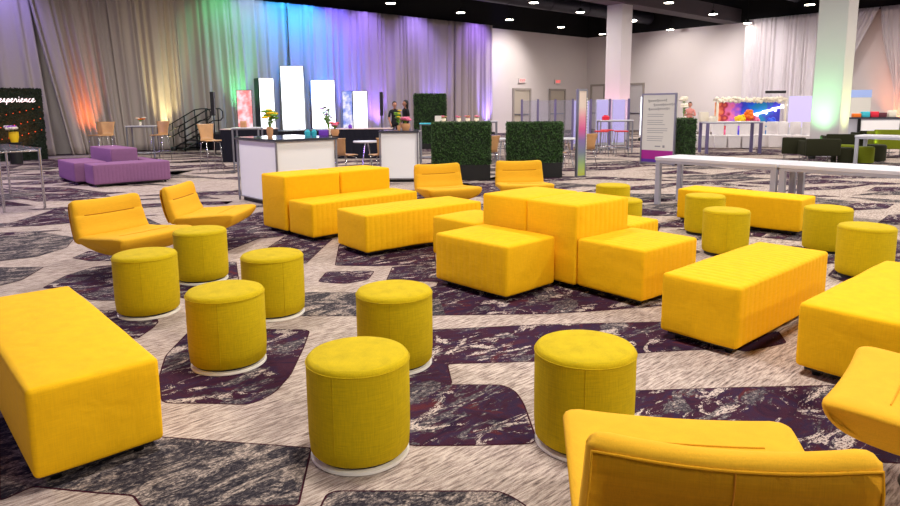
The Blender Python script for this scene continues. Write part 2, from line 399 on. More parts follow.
# doors, niches, exit signs along the wall left of the corner
def door_in(name, a, w, h, wall, m=M['door'], double=False):
    rt = D.objects.new(name, None); C.objects.link(rt); rt['kind'] = 'structure'
    if wall == 'L': p = W(a, BW-.01); rt.rotation_euler.z = R(ANG)
    else: p = W(AW-.01, a); rt.rotation_euler.z = R(ANG-90)
    rt.location = (p[0], p[1], 0)
    link('door_panel', BOX(-w/2, w/2, -.03, .0, 0, h), m, rt)
    fb = bmesh.new(); bx(fb, -w/2-.1, -w/2, -.1, 0, 0, h+.12); bx(fb, w/2, w/2+.1, -.1, 0, 0, h+.12); bx(fb, -w/2, w/2, -.1, 0, h, h+.12)
    link('door_frame', fb, M['doorframe'], rt)
    hb = bmesh.new(); tube(hb, [(-w/2+.1, -.09, 1.02), (w/2-.1, -.09, 1.02)], .035, 6); bx(hb, -w/2+.08, -w/2+.16, -.09, -.02, .98, 1.06); bx(hb, w/2-.16, w/2-.08, -.09, -.02, .98, 1.06)
    link('push_bar', hb, M['steel'], rt)
    return rt
def a_of(p): return p[0]*E1[0]+p[1]*E1[1]
def b_of(p): return p[0]*E2[0]+p[1]*E2[1]
dA = a_of((4.20,38.77)); dB = a_of((6.62,40.96))
door_in('door_1', dA, 1.35, 2.4, 'L'); door_in('door_2', dB, 1.35, 2.4, 'L')
dC = b_of((9.49,42.30)); dD = b_of((11.34,40.25))
door_in('door_3', dC, .9, 2.7, 'R', M['wall']); door_in('door_4', dD, .9, 2.7, 'R', M['column'])
def exit_sign(a, label):
    p = W(a, BW-.06); t = thing('exit_sign', label, 'exit sign', (p[0], p[1], 2.95), R(ANG), 'exit signs above the double doors')
    link('sign_box', BOX(-.3, .3, -.04, .04, -.14, .14, .01), M['wall'], t)
    cu = D.curves.new('exit_text', 'FONT'); cu.body = 'EXIT'; cu.size = .22; cu.extrude = .004; cu.align_x = 'CENTER'; cu.align_y = 'CENTER'
    o = D.objects.new('tmp', cu); C.objects.link(o); bpy.context.view_layer.update()
    me = D.meshes.new_from_object(o.evaluated_get(bpy.context.evaluated_depsgraph_get())); D.objects.remove(o)
    me.materials.clear(); me.materials.append(M['redsign']); e = D.objects.new('letters', me); C.objects.link(e); e.parent = t
    e.location = (0, -.045, 0); e.rotation_euler = (PI/2, 0, 0)
exit_sign(dA, 'red EXIT sign above the left of two grey doors'); exit_sign(dB, 'red EXIT sign above the right of two grey doors')

# ceiling lamps: round high bay heads hanging on short rods
def lamp_proto():
    t = thing('ceiling_lamp', 'x', 'ceiling lamp', (0, 0, 0), 0, 'round lamps hanging under the black ceiling')
    link('housing', lathe(bmesh.new(), [(0, .16), (.06, .16), (.08, .1), (.17, .05), (.2, .0), (.185, -.01)], 20), M['blackmetal'], t, smooth=True)
    link('lens', lathe(bmesh.new(), [(0, -.015), (.185, -.015), (.185, .0), (0, .0)], 20), M['lamp'], t)
    link('rod', TUBE([(0, 0, .25), (0, 0, 2.6)], .012, 6), M['blackmetal'], t)
    return t
LP = [
 ((-1.76,19.95), 3.0, 'lamp over the stage screens, leftmost one in view'),
 ((0.53,29.75), 5.6, 'hanging lamp above the bunched grey drape'),
 ((3.40,27.06), 5.6, 'hanging lamp at the top edge, left of the pink column'),
 ((2.91,32.27), 5.6, 'hanging lamp above the violet-lit pier'),
 ((5.91,35.50), 5.6, 'hanging lamp just above the wall near the corner'),
 ((5.82,29.89), 5.6, 'hanging lamp a little left of the pink column top'),
 ((8.93,39.15), 5.6, 'lowest-looking hanging lamp touching the left side of the pink column'),
 ((9.06,33.22), 5.6, 'hanging lamp half hidden by the right side of the pink column'),
 ((8.88,27.34), 5.6, 'hanging lamp at the top edge, right of the pink column'),
 ((12.17,37.08), 5.6, 'hanging lamp over the bare wall right of the pink column'),
 ((12.07,30.89), 5.6, 'hanging lamp right of the grey ceiling beam'),
 ((15.22,34.40), 5.6, 'hanging lamp over the left edge of the white drapes'),
 ((15.02,28.19), 5.6, 'hanging lamp left of the green column top'),
]
lp0 = lamp_proto()
for i, (xy, z, lb) in enumerate(LP):
    if i == 0: xy = (-2.29,26.90); z = 5.6
    loc = (xy[0], xy[1], z)
    if i == 0: lp0.location = loc; lp0['label'] = lb
    else: dup(lp0, loc, 0, lb)

# ------------------------------------------------------------------ drapes
def drape(name, label, T0, T1, B0, B1, zt, zb, folds, amp, seed, m, pinch=None, group=None):
    """T0,T1: ends of the top edge (x,y); B0,B1: ends of the hem. pinch: (height fraction, centre u, tightness) of a tie"""
    rnd = random.Random(seed); bm = bmesh.new(); nu = folds*9; nv = 22
    ph = [rnd.uniform(0, 6.28) for _ in range(5)]
    T0, T1, B0, B1 = map(Vector, (T0, T1, B0, B1))
    nrm = Vector((T1.y-T0.y, -(T1.x-T0.x))).normalized()
    if nrm.dot(-(T0+T1)) < 0: nrm = -nrm
    rows = []
    for j in range(nv+1):
        v = j/nv; z = zt+(zb-zt)*v; row = []
        for i in range(nu+1):
            u = i/nu
            uu = u+.035*math.sin(2*PI*u*2.3+ph[0])+.02*math.sin(2*PI*u*5.1+ph[1])
            w = uu*folds*2*PI
            a = amp*(.55+.45*v)*(math.sin(w)+.45*math.sin(w*1.73+ph[2]+v*.8)+.5*math.sin(w*.41+ph[3]))
            if pinch:
                hf, cu, tight, wid = pinch
                k = math.exp(-((v-hf)/wid)**2)*tight
                u2 = cu+(u-cu)*(1-k)
            else: u2 = u
            p = (T0+(T1-T0)*u2)*(1-v)+(B0+(B1-B0)*u2)*v
            p = p+nrm*(a+amp*1.6)
            row.append(bm.verts.new((p.x, p.y, z)))
        rows.append(row)
    for j in range(nv):
        for i in range(nu): bm.faces.new((rows[j][i], rows[j][i+1], rows[j+1][i+1], rows[j+1][i]))
    o = link(name, bm, m, smooth='all'); sm = o.modifiers.new('thick', 'SOLIDIFY'); sm.thickness = .008
    tag(o, label, 'curtain', group); return o
GL = 'floor-length drapes along the left wall'
def Lp(u, b=25.6): return u
drapes = [
 ((-15.63,20.38), (-13.74,22.08), (-15.81,20.22), (-13.23,22.01), 5, .10, 'violet-tinged grey drape behind the green wall panel'),
 ((-13.73,21.96), (-11.98,23.67), (-12.88,22.32), (-11.67,23.68), 8, .10, 'sweeping grey drape with an orange light glow at its foot'),
 ((-12.01,23.64), (-10.26,25.21), (-11.74,23.75), (-10.21,25.26), 8, .09, 'grey drape with a yellow light glow behind the tall chairs'),
 ((-10.29,25.19), (-8.71,26.61), (-10.21,25.26), (-8.58,26.73), 6, .08, 'grey drape behind the black stair rail'),
 ((-8.74,26.59), (-6.80,28.34), (-8.62,26.70), (-6.83,28.30), 6, .09, 'green and pale blue lit drape behind the pink screen'),
 ((-6.80,28.19), (-4.46,30.44), (-6.83,28.30), (-4.54,30.37), 8, .08, 'bright blue lit drape behind the tallest white screens'),
 ((-4.50,30.40), (-2.21,32.46), (-4.54,30.37), (-2.12,32.55), 8, .08, 'violet lit drape behind the two standing people'),
 ((-2.26,32.42), (0.25,34.68), (-2.17,32.51), (0.15,34.59), 8, .08, 'grey and violet drape behind the back hedge'),
 ((0.20,34.63), (2.24,36.47), (0.15,34.59), (2.24,36.47), 9, .09, 'closely gathered taupe drape at the right end of the run'),
]
for i, (t0, t1, b0, b1, fo, am, lb) in enumerate(drapes):
    drape('curtain', lb, t0, t1, b0, b1, HW+.05, .03, fo, am, 20+i, M['drape'], group=GL)
# pipe the drapes hang from
p, q = W(-10, 25.7), W(a_of((2.28,37.04)), 25.7)
tag(link('curtain_rail', TUBE([(p[0], p[1], HW+.08), (q[0], q[1], HW+.08)], .03, 8), M['blackmetal']), 'long black pipe carrying the drapes along the left wall', 'curtain rail')
GR = 'white drapes on the right wall'
def RA(u, a=35.1): return u
drape('curtain', 'broad white drape hanging behind the colourful booth', (15.45,35.00), (18.06,32.12), (15.45,35.00), (18.06,32.12), HW+.05, .03, 20, .07, 50, M['sheer'], group=GR)
drape('curtain', 'white drape swept down to the left from its peak beside the green column', (18.35,31.79), (19.47,30.54), (17.42,32.37), (17.88,32.16), HW+.05, .6, 9, .05, 51, M['sheer'], group=GR)
drape('curtain', 'white drape tied back low with an orange glow at the right edge', (19.47,30.54), (20.95,28.89), (19.47,30.10), (20.83,29.03), HW+.05, .05, 12, .05, 52, M['sheer'], pinch=(.76, .42, .86, .42), group=GR)

# ------------------------------------------------------------------ yellow modular seats
def rounded_block(w, l, z0, z1, dome=.014, r=.024, bulge=.006, seed=0):
    bm = BOX(-w/2, w/2, -l/2, l/2, z0, z1, bev=r, seg=4)
    for ax, ext in ((0, w), (1, l)):
        n = max(5, int(ext/.12))
        for k in range(1, n):
            co = [0, 0, 0]; no = [0, 0, 0]; co[ax] = -ext/2+ext*k/n; no[ax] = 1
            bmesh.ops.bisect_plane(bm, geom=bm.verts[:]+bm.edges[:]+bm.faces[:], plane_co=co, plane_no=no)
    for k in range(1, 5):
        bmesh.ops.bisect_plane(bm, geom=bm.verts[:]+bm.edges[:]+bm.faces[:], plane_co=(0, 0, z0+(z1-z0)*k/5), plane_no=(0, 0, 1))
    for v in bm.verts:
        x, y, z = v.co; fx = 1-(2*x/w)**2; fy = 1-(2*y/l)**2; t = (z-z0)/(z1-z0)
        ns = noise.noise(Vector((x*3+seed*7, y*3, z*3)))
        if t > .9: v.co.z += dome*max(0, fx)*max(0, fy)+ns*.004
        if abs(x) > w/2-.01: v.co.x += math.copysign(bulge*max(0, fy)+ns*.003, x)
        if abs(y) > l/2-.01: v.co.y += math.copysign(bulge*max(0, fx)+ns*.003, y)
        if t < .08: v.co.z += ns*.008
    return bm
def modular(name, label, cat, x, y, ang, w, l, h, group, m='bench', seed=0, z0=.055, legs=True):
    """x,y is the near corner; w runs along the angle, l square to it"""
    a = R(ang); cx = x+math.cos(a)*w/2-math.sin(a)*l/2; cy = y+math.sin(a)*w/2+math.cos(a)*l/2
    t = thing(name, label, cat, (cx, cy, 0), a, group)
    long_x = w >= l
    bm = rounded_block(w, l, z0, h, seed=seed)
    o = link('upholstery', bm, M[m], t, smooth='all')
    if not long_x:
        for v in o.data.vertices: v.co = Vector((v.co.y, -v.co.x, v.co.z))   # ribs run across the long side
        o.rotation_euler.z = PI/2
    link('base_plate', BOX(-w/2+.04, w/2-.04, -l/2+.04, l/2-.04, .035, z0+.03), M['black'], t)
    for sx in (-1, 1):
        for sy in (-1, 1):
            link('foot', lathe(bmesh.new(), [(0, 0), (.022, 0), (.026, .04), (0, .04)], 12, (sx*(w/2-.09), sy*(l/2-.09))), M['blackmetal'], t, smooth=True)
    return t
GB = 'long yellow upholstered benches'
modular('upholstered_bench', 'long yellow bench with ribbed sides in front of the two right-hand stools', 'bench', 1.772, 3.885, 41.9, 1.50, .53, .455, GB, seed=1)
modular('upholstered_bench', 'yellow bench cut by the left edge of the photo, closest on the left', 'bench', -1.72, 2.50, 41.8, .52, 1.69, .45, GB, 'bench2', seed=2)
modular('upholstered_bench', 'yellow bench cut by the right edge, behind the mustard chair seat', 'bench', 2.36, 3.257, 41.1, 1.55, .53, .435, GB, 'bench2', seed=3)
modular('upholstered_bench', 'long yellow bench standing alone in front of the two-block yellow sofa', 'bench', -.875, 6.69, 37.5, 1.575, .635, .457, GB, seed=4)
modular('upholstered_bench', 'yellow bench behind the paired stools, parallel to the long white tables', 'bench', 4.12, 7.6, 43.5, .50, 1.55, .45, GB, seed=5)
modular('upholstered_bench', 'yellow bench pushed against the two tall yellow back blocks', 'bench', -1.605, 7.52, 43.5, 1.62, .53, .457, GB, seed=6)
GK = 'tall yellow back blocks'
modular('seat_back_block', 'tall yellow block, left of the pair behind the bench near the white bar', 'seat block', -2.02, 7.94, 42.5, .80, .60, .735, GK, 'bench2', seed=7)
modular('seat_back_block', 'tall yellow block, right of the pair behind the bench near the white bar', 'seat block', -2.02+.82*math.cos(R(42.5)), 7.94+.82*math.sin(R(42.5)), 42.5, .80, .60, .735, GK, 'bench2', seed=8)
modular('seat_back_block', 'tall yellow block at the centre with the ribbed right side', 'seat block', 1.054, 5.404, 41.5, .775, .555, .74, GK, 'bench', seed=9)
a_ = R(41.5)
modular('seat_back_block', 'tall yellow block behind the left front cube of the centre cluster', 'seat block', 1.054-math.sin(a_)*.565, 5.404+math.cos(a_)*.565, 41.5, .775, .555, .74, GK, 'bench2', seed=10)
GS = 'low yellow cube seats of the centre cluster'
modular('cube_seat', 'low yellow cube seat with ribbed left side, front left of the cluster', 'cube seat', .447, 5.055, 43.8, .625, .84, .471, GS, seed=11)
modular('cube_seat', 'low yellow cube seat with ribbed right side, front right of the cluster', 'cube seat', 1.482, 4.91, 40, .79, .645, .462, GS, seed=12)
modular('cube_seat', 'low yellow cube seat half hidden at the back left of the cluster', 'cube seat', .251, 6.20, 42, .62, .65, .45, GS, 'bench2', seed=13)
modular('cube_seat', 'low yellow cube seat peeping out behind the cluster on the right', 'cube seat', 1.66, 6.02, 42, .55, .5, .45, GS, seed=14)
GP = 'low purple modular seats'
modular('upholstered_bench', 'low purple bench, front one of the purple island', 'bench', -7.10, 13.01, 42, 1.5, .65, .455, GP, 'purple', seed=15)
modular('upholstered_bench', 'low purple bench, left rear one of the purple island', 'bench', -7.75, 13.50, 42, .62, 1.45, .46, GP, 'purple', seed=16)
modular('upholstered_bench', 'low purple bench at the right rear of the purple island', 'bench', -7.10+.743*1.22-.669*.68, 13.01+.669*1.22+.743*.68, 42, .28, 1.2, .44, GP, 'purple', seed=18)
modular('seat_back_block', 'purple block standing higher in the middle of the purple island', 'seat block', -7.34, 14.23, 43, .55, 1.58, .70, 'tall purple blocks', 'purple', seed=17)

# ------------------------------------------------------------------ round stools
def stool_proto(white):
    t = thing('round_stool', 'x', 'stool', (0, 0, 0), 0, 'round chartreuse stools')
    r, H = .232, .4775
    prof = [(0, .036), (r-.014, .036), (r-.006, .046), (r-.001, .12), (r, .25), (r, H-.03), (r-.004, H-.016), (r-.012, H-.007), (r-.026, H-.002), (r-.08, H+.001), (0, H+.003)]
    link('upholstery', lathe(bmesh.new(), prof, 64), M['ott'], t, smooth='all')
    ring = [((r+.001)*math.cos(2*PI*i/64), (r+.001)*math.sin(2*PI*i/64), H-.028) for i in range(64)]
    link('piping', tube(bmesh.new(), ring, .0022, 6, True), M['ottpipe'], t, smooth='all')
    tube_ = bmesh.new(); tube(tube_, [(r, 0, .06), (r, 0, H-.03)], .0022, 6)
    link('side_seam', tube_, M['ottpipe'], t)
    if white:
        link('base_disc', lathe(bmesh.new(), [(0, 0), (r-.012, 0), (r-.006, .005), (r-.008, .018), (r-.02, .021), (0, .021)], 64), M['white'], t, smooth=True)['label'] = 'white round base disc'
    else:
        link('base_disc', lathe(bmesh.new(), [(0, 0), (r-.03, 0), (r-.03, .03), (0, .03)], 48), M['black'], t, smooth=True)
    link('shadow_gap_collar', lathe(bmesh.new(), [(0, .02), (r-.03, .02), (r-.03, .04), (0, .04)], 48), M['black'], t)
    return t
ST = [
 (-.423, 2.832, 1, 'chartreuse stool on a white disc, nearest one left of centre'),
 (.621, 2.904, 1, 'chartreuse stool on a white disc, partly behind the front lounge chair'),
 (-.345, 3.875, 1, 'chartreuse stool directly behind the nearest one left of centre'),
 (-1.387, 3.905, 1, 'chartreuse stool on a white disc beside the big left bench, in front of two others'),
 (-2.353, 4.934, 1, 'leftmost chartreuse stool, just below the big mustard chair'),
 (-2.291, 5.898, 1, 'chartreuse stool in front of the second mustard chair, farthest of the left group'),
 (-1.358, 4.879, 1, 'chartreuse stool on a white disc, rightmost of the left group'),
 (2.904, 6.792, 0, 'chartreuse stool just behind the long ribbed bench'),
 (3.111, 7.903, 0, 'chartreuse stool touching the left end of the back right bench'),
 (4.032, 6.894, 0, 'chartreuse stool with wrinkled side at the right end of the back right bench'),
 (3.769, 5.825, 0, 'rightmost chartreuse stool, above the bench cut by the right edge'),
 (2.26, 9.02, 0, 'far small chartreuse stool behind the centre cluster, in front of the second hedge'),
 (2.02, 7.62, 0, 'chartreuse stool almost hidden behind the centre cluster, only its right edge showing'),
]
pw, pb = stool_proto(1), stool_proto(0); used = {0: False, 1: False}
for i, (x, y, w, lb) in enumerate(ST):
    pr = pw if w else pb
    if not used[w]: used[w] = True; pr.location = (x, y, 0); pr.rotation_euler.z = R(250); pr['label'] = lb
    else: dup(pr, (x, y, 0), R(250+i*9), lb)

# ------------------------------------------------------------------ lounge chairs
def catmull(pts, n=5):
    out = []; P = [Vector(p) for p in pts]; K = len(P)
    for i in range(K):
        a, b, c, d = P[i-1], P[i], P[(i+1) % K], P[(i+2) % K]
        for k in range(n):
            t = k/n; out.append(.5*((2*b)+(c-a)*t+(2*a-5*b+4*c-d)*t*t+(-a+3*b-3*c+d)*t**3))
    return out
def sweep_shell(prof, widthf, nx=16, dip=None):
    """prof: closed loop of (forward, z); width changes along it; closed with rounded ends"""
    bm = bmesh.new(); loops = []
    cf = sum(p[0] for p in prof)/len(prof)
    us = [-1, -.985, -.94, -.86]+[-.86+1.72*i/nx for i in range(1, nx)]+[.86, .94, .985, 1]
    inset = {-1: 1, -.985: .55, -.94: .2, -.86: 0, .86: 0, .94: .2, .985: .55, 1: 1}
    n = len(prof)
    nr = []
    ar = sum(prof[i-1][0]*prof[i][1]-prof[i][0]*prof[i-1][1] for i in range(n)); sg = 1 if ar > 0 else -1
    for i in range(n):
        t = Vector(prof[(i+1) % n])-Vector(prof[i-1]); t.normalize(); nr.append(Vector((-t.y, t.x))*sg)
    for u in us:
        ins = inset.get(u, 0)*.026; lp = []
        for i, (f, z) in enumerate(prof):
            f2, z2 = f+nr[i].x*ins, z+nr[i].y*ins
            if dip: df, dz = dip(u, f, z); f2 += df; z2 += dz
            lp.append(bm.verts.new((widthf(f, z)*u, f2, z2)))
        loops.append(lp)
    for a, b in zip(loops, loops[1:]):
        for i in range(n):
            j = (i+1) % n; bm.faces.new((a[i], a[j], b[j], b[i]))
    bm.faces.new(loops[0]); bm.faces.new(loops[-1][::-1])
    bmesh.ops.recalc_face_normals(bm, faces=bm.faces)
    return bm
def lounge_proto():
    t = thing('lounge_chair', 'x', 'armchair', (0, 0, 0), 0, 'low mustard lounge chairs')
    # local axes: +y is forward, width along x
    back = [(-.41, .69), (-.385, .712), (-.35, .705), (-.322, .66), (-.305, .60), (-.299, .572), (-.285, .55), (-.25, .46), (-.21, .385), (-.225, .32), (-.29, .31), (-.335, .40), (-.385, .55), (-.405, .63)]
    def wb(f, z):
        k = .36+.02*max(0, min(1, (.7-z)/.34))
        if z > .69: k -= .008*((z-.69)/.02)
        return k
    def dipb(u, f, z): k = max(0, (z-.4)/.3); return (.03*u*u*k, (.018*u*u-.012)*k)
    b = sweep_shell([tuple(p) for p in catmull(back, 4)], wb, 16, dipb)
    bo = link('backrest', b, M['chair'], t, smooth='all')
    sm = bmesh.new()
    def bpt(u, f, z): d = dipb(u, f, z); return (wb(f, z)*u, f+d[0], z+d[1])
    tube(sm, [bpt(u, -.2985, .571) for u in [-.72+1.44*i/12 for i in range(13)]], .005, 6)
    link('lumbar_seam', sm, M['chairseam'], bo)
    # rear shell panel, its welt and centre seam, hugging the curved back
    path = [(-.405, .678), (-.405, .62), (-.396, .58), (-.384, .545), (-.365, .48), (-.34, .412), (-.315, .355), (-.298, .325)]
    rb = bmesh.new(); K = 16; rows = []
    for f, z in path: rows.append([rb.verts.new(Vector(bpt(u*.965, f-.009, z))) for u in [-1+2*k/K for k in range(K+1)]])
    for p_, q_ in zip(rows, rows[1:]):
        for k in range(K): rb.faces.new((p_[k], p_[k+1], q_[k+1], q_[k]))
    bmesh.ops.solidify(rb, geom=rb.faces[:], thickness=.006)
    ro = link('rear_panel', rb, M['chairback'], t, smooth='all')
    ss = bmesh.new(); tube(ss, [bpt(0, f-.0085, z) for f, z in path], .003, 6)
    link('centre_seam', ss, M['chairseam'], ro)
    wl = bmesh.new(); pts = [bpt(-.965, f-.008, z) for f, z in path[::-1]]+[bpt(-.965+1.93*k/12, -.4125, .68) for k in range(1, 12)]+[bpt(.965, f-.008, z) for f, z in path]
    tube(wl, pts, .0045, 6)
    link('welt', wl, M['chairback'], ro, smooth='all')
    # seat cushion, boat-shaped underneath
    seat = [(-.23, .375), (-.1, .385), (.1, .40), (.3, .415), (.385, .412), (.412, .385), (.385, .325), (.31, .255), (.17, .205), (-.02, .195), (-.17, .22), (-.265, .30)]
    def ws(f, z):
        k = max(0, min(1, (f+.25)/.6)); top = .385+.025*k
        if f > .33: top -= .02*((f-.33)/.1)**2
        if z < .345: top -= .13*((.345-z)/.15)**1.5
        return top
    def dips(u, f, z): return (.012*u*u*max(0, f)/.4, .012*u*u)
    so = link('seat', sweep_shell([tuple(p) for p in catmull(seat, 4)], ws, 16, dips), M['chair'], t, smooth='all')
    s2 = bmesh.new(); tube(s2, [(ws(.2, .41)*u, .2+dips(u, .2, .4)[0], .4095+dips(u, .2, .4)[1]) for u in [-.66+1.32*i/12 for i in range(13)]], .0032, 6)
    link('seat_seam', s2, M['chairback'], so)
    link('pedestal', lathe(bmesh.new(), [(0, .21), (.05, .21), (.035, .14), (.03, .04), (.05, .03), (.17, .012), (.18, 0), (0, 0)], 32), M['blackmetal'], t, smooth=True)
    return t
CH = [
 (-3.09, 6.24, -28, 'mustard lounge chair at the far left, facing right, behind the leftmost stool'),
 (-2.76, 7.43, -2, 'mustard lounge chair seen side-on between the far left chair and the yellow sofa'),
 (-.06, 9.52, -68, 'mustard lounge chair in front of the left hedge'),
 (1.11, 9.94, -86, 'mustard lounge chair in front of the right hedge'),
 (.77, 1.92, 81, 'mustard lounge chair seen from behind at the bottom edge'),
 (2.03, 2.46, 139, 'mustard lounge chair cut by the right edge, only its seat front showing'),
]
lc = lounge_proto()
for i, (x, y, hd, lb) in enumerate(CH):
    if i == 0: lc.location = (x, y, 0); lc.rotation_euler.z = R(hd-90); lc['label'] = lb
    else: dup(lc, (x, y, 0), R(hd-90), lb)

# ------------------------------------------------------------------ hedges
def leaves(x0, x1, y0, y1, z0, z1, n, s, seed):
    rnd = random.Random(seed); bm = bmesh.new()
    A = [(x1-x0)*(z1-z0), (x1-x0)*(y1-y0), (y1-y0)*(z1-z0)]
    for i in range(n):
        r = rnd.random()*(2*A[0]+A[1]+2*A[2]); x, y, z = rnd.uniform(x0, x1), rnd.uniform(y0, y1), rnd.uniform(z0, z1)
        if r < A[0]: y = y0; nv = Vector((0, -1, 0))
        elif r < 2*A[0]: y = y1; nv = Vector((0, 1, 0))
        elif r < 2*A[0]+A[1]: z = z1; nv = Vector((0, 0, 1))
        elif r < 2*A[0]+A[1]+A[2]: x = x0; nv = Vector((-1, 0, 0))
        else: x = x1; nv = Vector((1, 0, 0))
        d = (nv*rnd.uniform(.3, 1)+Vector([rnd.uniform(-.8, .8) for _ in range(3)])).normalized()
        t = d.orthogonal().normalized(); t.rotate(Matrix.Rotation(rnd.uniform(0, 6.28), 3, d)); q = d.cross(t)
        c = Vector((x, y, z))+nv*rnd.uniform(-.012, .025); a = s*rnd.uniform(.7, 1.3)
        bm.faces.new([bm.verts.new(c-t*a), bm.verts.new(c+q*a*.45), bm.verts.new(c+t*a), bm.verts.new(c-q*a*.45)])
    return bm
def hedge(label, x, y, rz, w, dpt, h, hb, n=5200, s=.022, seed=1, group='boxwood hedge dividers'):
    t = thing('hedge_planter', label, 'hedge', (x, y, 0), rz, group)
    if hb: link('planter', BOX(-w/2+.01, w/2-.01, -dpt/2+.01, dpt/2-.01, 0, hb, .006), M['black'], t)
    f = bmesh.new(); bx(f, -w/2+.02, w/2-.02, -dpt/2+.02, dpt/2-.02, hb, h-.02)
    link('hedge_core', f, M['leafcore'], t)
    link('foliage', leaves(-w/2+.012, w/2-.012, -dpt/2+.012, dpt/2-.012, hb, h-.01, n, s, seed), M['leaf'], t)
    return t
hedge('boxwood hedge in a black planter behind the mustard chair, left of two', .25, 13.96, R(-2), 1.25, .30, 1.225, .33, 9000, .02, 1)
hedge('boxwood hedge in a black planter behind the mustard chair, right of two', 1.85, 14.33, R(-2), 1.21, .30, 1.20, .33, 9000, .02, 2)
hedge('tall dark hedge wall beside the two standing people', -0.70, 24.2, 0, 1.18, .3, 2.0, .2, 5000, .03, 3)
hedge('narrow bright hedge standing end-on behind the white text sign', 6.05, 16.9, R(10), .36, .5, 1.2, .06, 4000, .022, 4)
# green wall with neon word
gw = thing('green_wall', 'dark green leaf wall at the left edge with a glowing handwritten word', 'green wall', (-12.62, 20.6, 0), R(ANG))
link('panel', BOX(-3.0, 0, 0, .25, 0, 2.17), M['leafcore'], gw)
link('foliage', leaves(-3.0, 0, 0, .25, 0, 2.17, 9000, .04, 9), M['leafdark'], gw)
STROKES = {
 'e': ([(0, .35), (.3, .5), (.5, .75), (.35, 1), (.1, .8), (.05, .35), (.25, 0), (.6, .15), (.8, .35)], .8),
 'x': ([(0, .35), (.2, .9), (.35, .9), (.45, .1), (.65, .05), (.8, .3)], .8),
 'p': ([(0, .35), (.2, .9), (.1, -.6), (.2, .7), (.45, .95), (.6, .6), (.4, .1), (.2, .2), (.5, .05), (.85, .35)], .85),
 'r': ([(0, .35), (.2, 1), (.3, .8), (.5, .85), (.5, .3), (.6, .05), (.85, .35)], .85),
 'i': ([(0, .35), (.2, .9), (.2, .2), (.35, 0), (.55, .35)], .55),
 'n': ([(0, .35), (.15, .9), (.2, .1), (.3, .7), (.5, .9), (.6, .6), (.6, .15), (.75, .05), (.9, .35)], .9),
 'c': ([(0, .35), (.2, .8), (.5, .95), (.2, .85), (.08, .4), (.25, 0), (.55, .1), (.75, .35)], .75)}
def cursive(word, size, r, y=0):
    bm = bmesh.new(); x = 0
    for ch in word:
        st, adv = STROKES[ch]; pts = []
        for a, b in zip(st, st[1:]):
            for k in range(3): pts.append((a[0]+(b[0]-a[0])*k/3, a[1]+(b[1]-a[1])*k/3))
        pts.append(st[-1])
        tube(bm, [((x+px+py*.18)*size, y, py*size) for px, py in pts], r, 5)
        if ch == 'x': tube(bm, [((x+.6)*size, y, .9*size), ((x+.1)*size, y, .05*size)], r, 5)
        if ch == 'i': ball(bm, ((x+.35)*size, y, 1.3*size), r*1.4, 1, 6, 5)
        x += adv
    return bm, x*size
bm, wd = cursive('experience', .118, .009)
o = link('neon_lettering', bm, M['neon'], gw); o.location = (-.2-wd, -.07, 1.77)
o['label'] = 'white glowing cursive word experience'
# strings of warm lights on the green wall
sl = bmesh.new()
for z0 in (1.5, 1.15, .8):
    for i in range(17):
        u = i/16; ball(sl, (-2.9+2.8*u, -.05, z0-.22*math.sin(PI*u)+.12*u), .014, 1, 6, 4)
link('string_lights', sl, emit('warm_bulb', (255, 90, 40), .8), gw)

# ------------------------------------------------------------------ flowers and small items
def vase(label, x, y, z, h=.16, r=.05, pot='terracotta', blooms=(('fpink', .05),), stems=5, spread=.08, tall=.14, seed=1, cat='flower arrangement', group=None):
    rnd = random.Random(seed); t = thing('potted_flowers', label, cat, (x, y, z), 0, group)
    link('pot', lathe(bmesh.new(), [(0, 0), (r*.7, 0), (r, h*.55), (r*.92, h), (r*.82, h), (r*.85, h*.6), (0, h*.55)], 16), M[pot], t, smooth=True)
    sm = bmesh.new(); tops = []
    for i in range(stems):
        a = rnd.uniform(0, 6.28); d = rnd.uniform(0, spread); top = (d*math.cos(a), d*math.sin(a), h+tall*rnd.uniform(.55, 1.1)); tops.append(top)
        tube(sm, [(0, 0, h*.6), (top[0]*.4, top[1]*.4, (h+top[2])/2), top], .004, 5)
        for k in range(3):
            b = rnd.uniform(0, 6.28); c = Vector((top[0]*.6, top[1]*.6, h+(top[2]-h)*rnd.uniform(.2, .8))); dd = Vector((math.cos(b), math.sin(b), .5))*.08; q = Vector((-math.sin(b), math.cos(b), 0))*.022
            sm.faces.new([sm.verts.new(c), sm.verts.new(c+dd*.5+q), sm.verts.new(c+dd), sm.verts.new(c+dd*.5-q)])
    link('stems', sm, M['fgreen'], t)
    for bi, (mn, br) in enumerate(blooms):
        fb = bmesh.new()
        for i, top in enumerate(tops):
            if i % len(blooms) != bi: continue
            for k in range(7):
                a = k*2*PI/6; c = (top[0]+(br*.6*math.cos(a) if k < 6 else 0), top[1]+(br*.6*math.sin(a) if k < 6 else 0), top[2])
                ball(fb, c, br*.5, .7, 7, 5)
        link('blossom', fb, M[mn], t, smooth='all')
    return t
def boxitem(name, label, cat, x, y, z, w, d, h, m, rz=0, group=None):
    bm = BOX(-w/2, w/2, -d/2, d/2, 0, h, min(w, d, h)*.12, 2); o = link(name, bm, M[m], smooth=True, loc=(x, y, z), rotz=rz); return tag(o, label, cat, group)
def jar(name, label, cat, x, y, z, r, h, m, group=None):
    o = link(name, lathe(bmesh.new(), [(0, 0), (r*.9, 0), (r, .02), (r, h*.7), (r*.6, h*.88), (r*.6, h), (0, h)], 16), M[m], smooth=True, loc=(x, y, z)); return tag(o, label, cat, group)

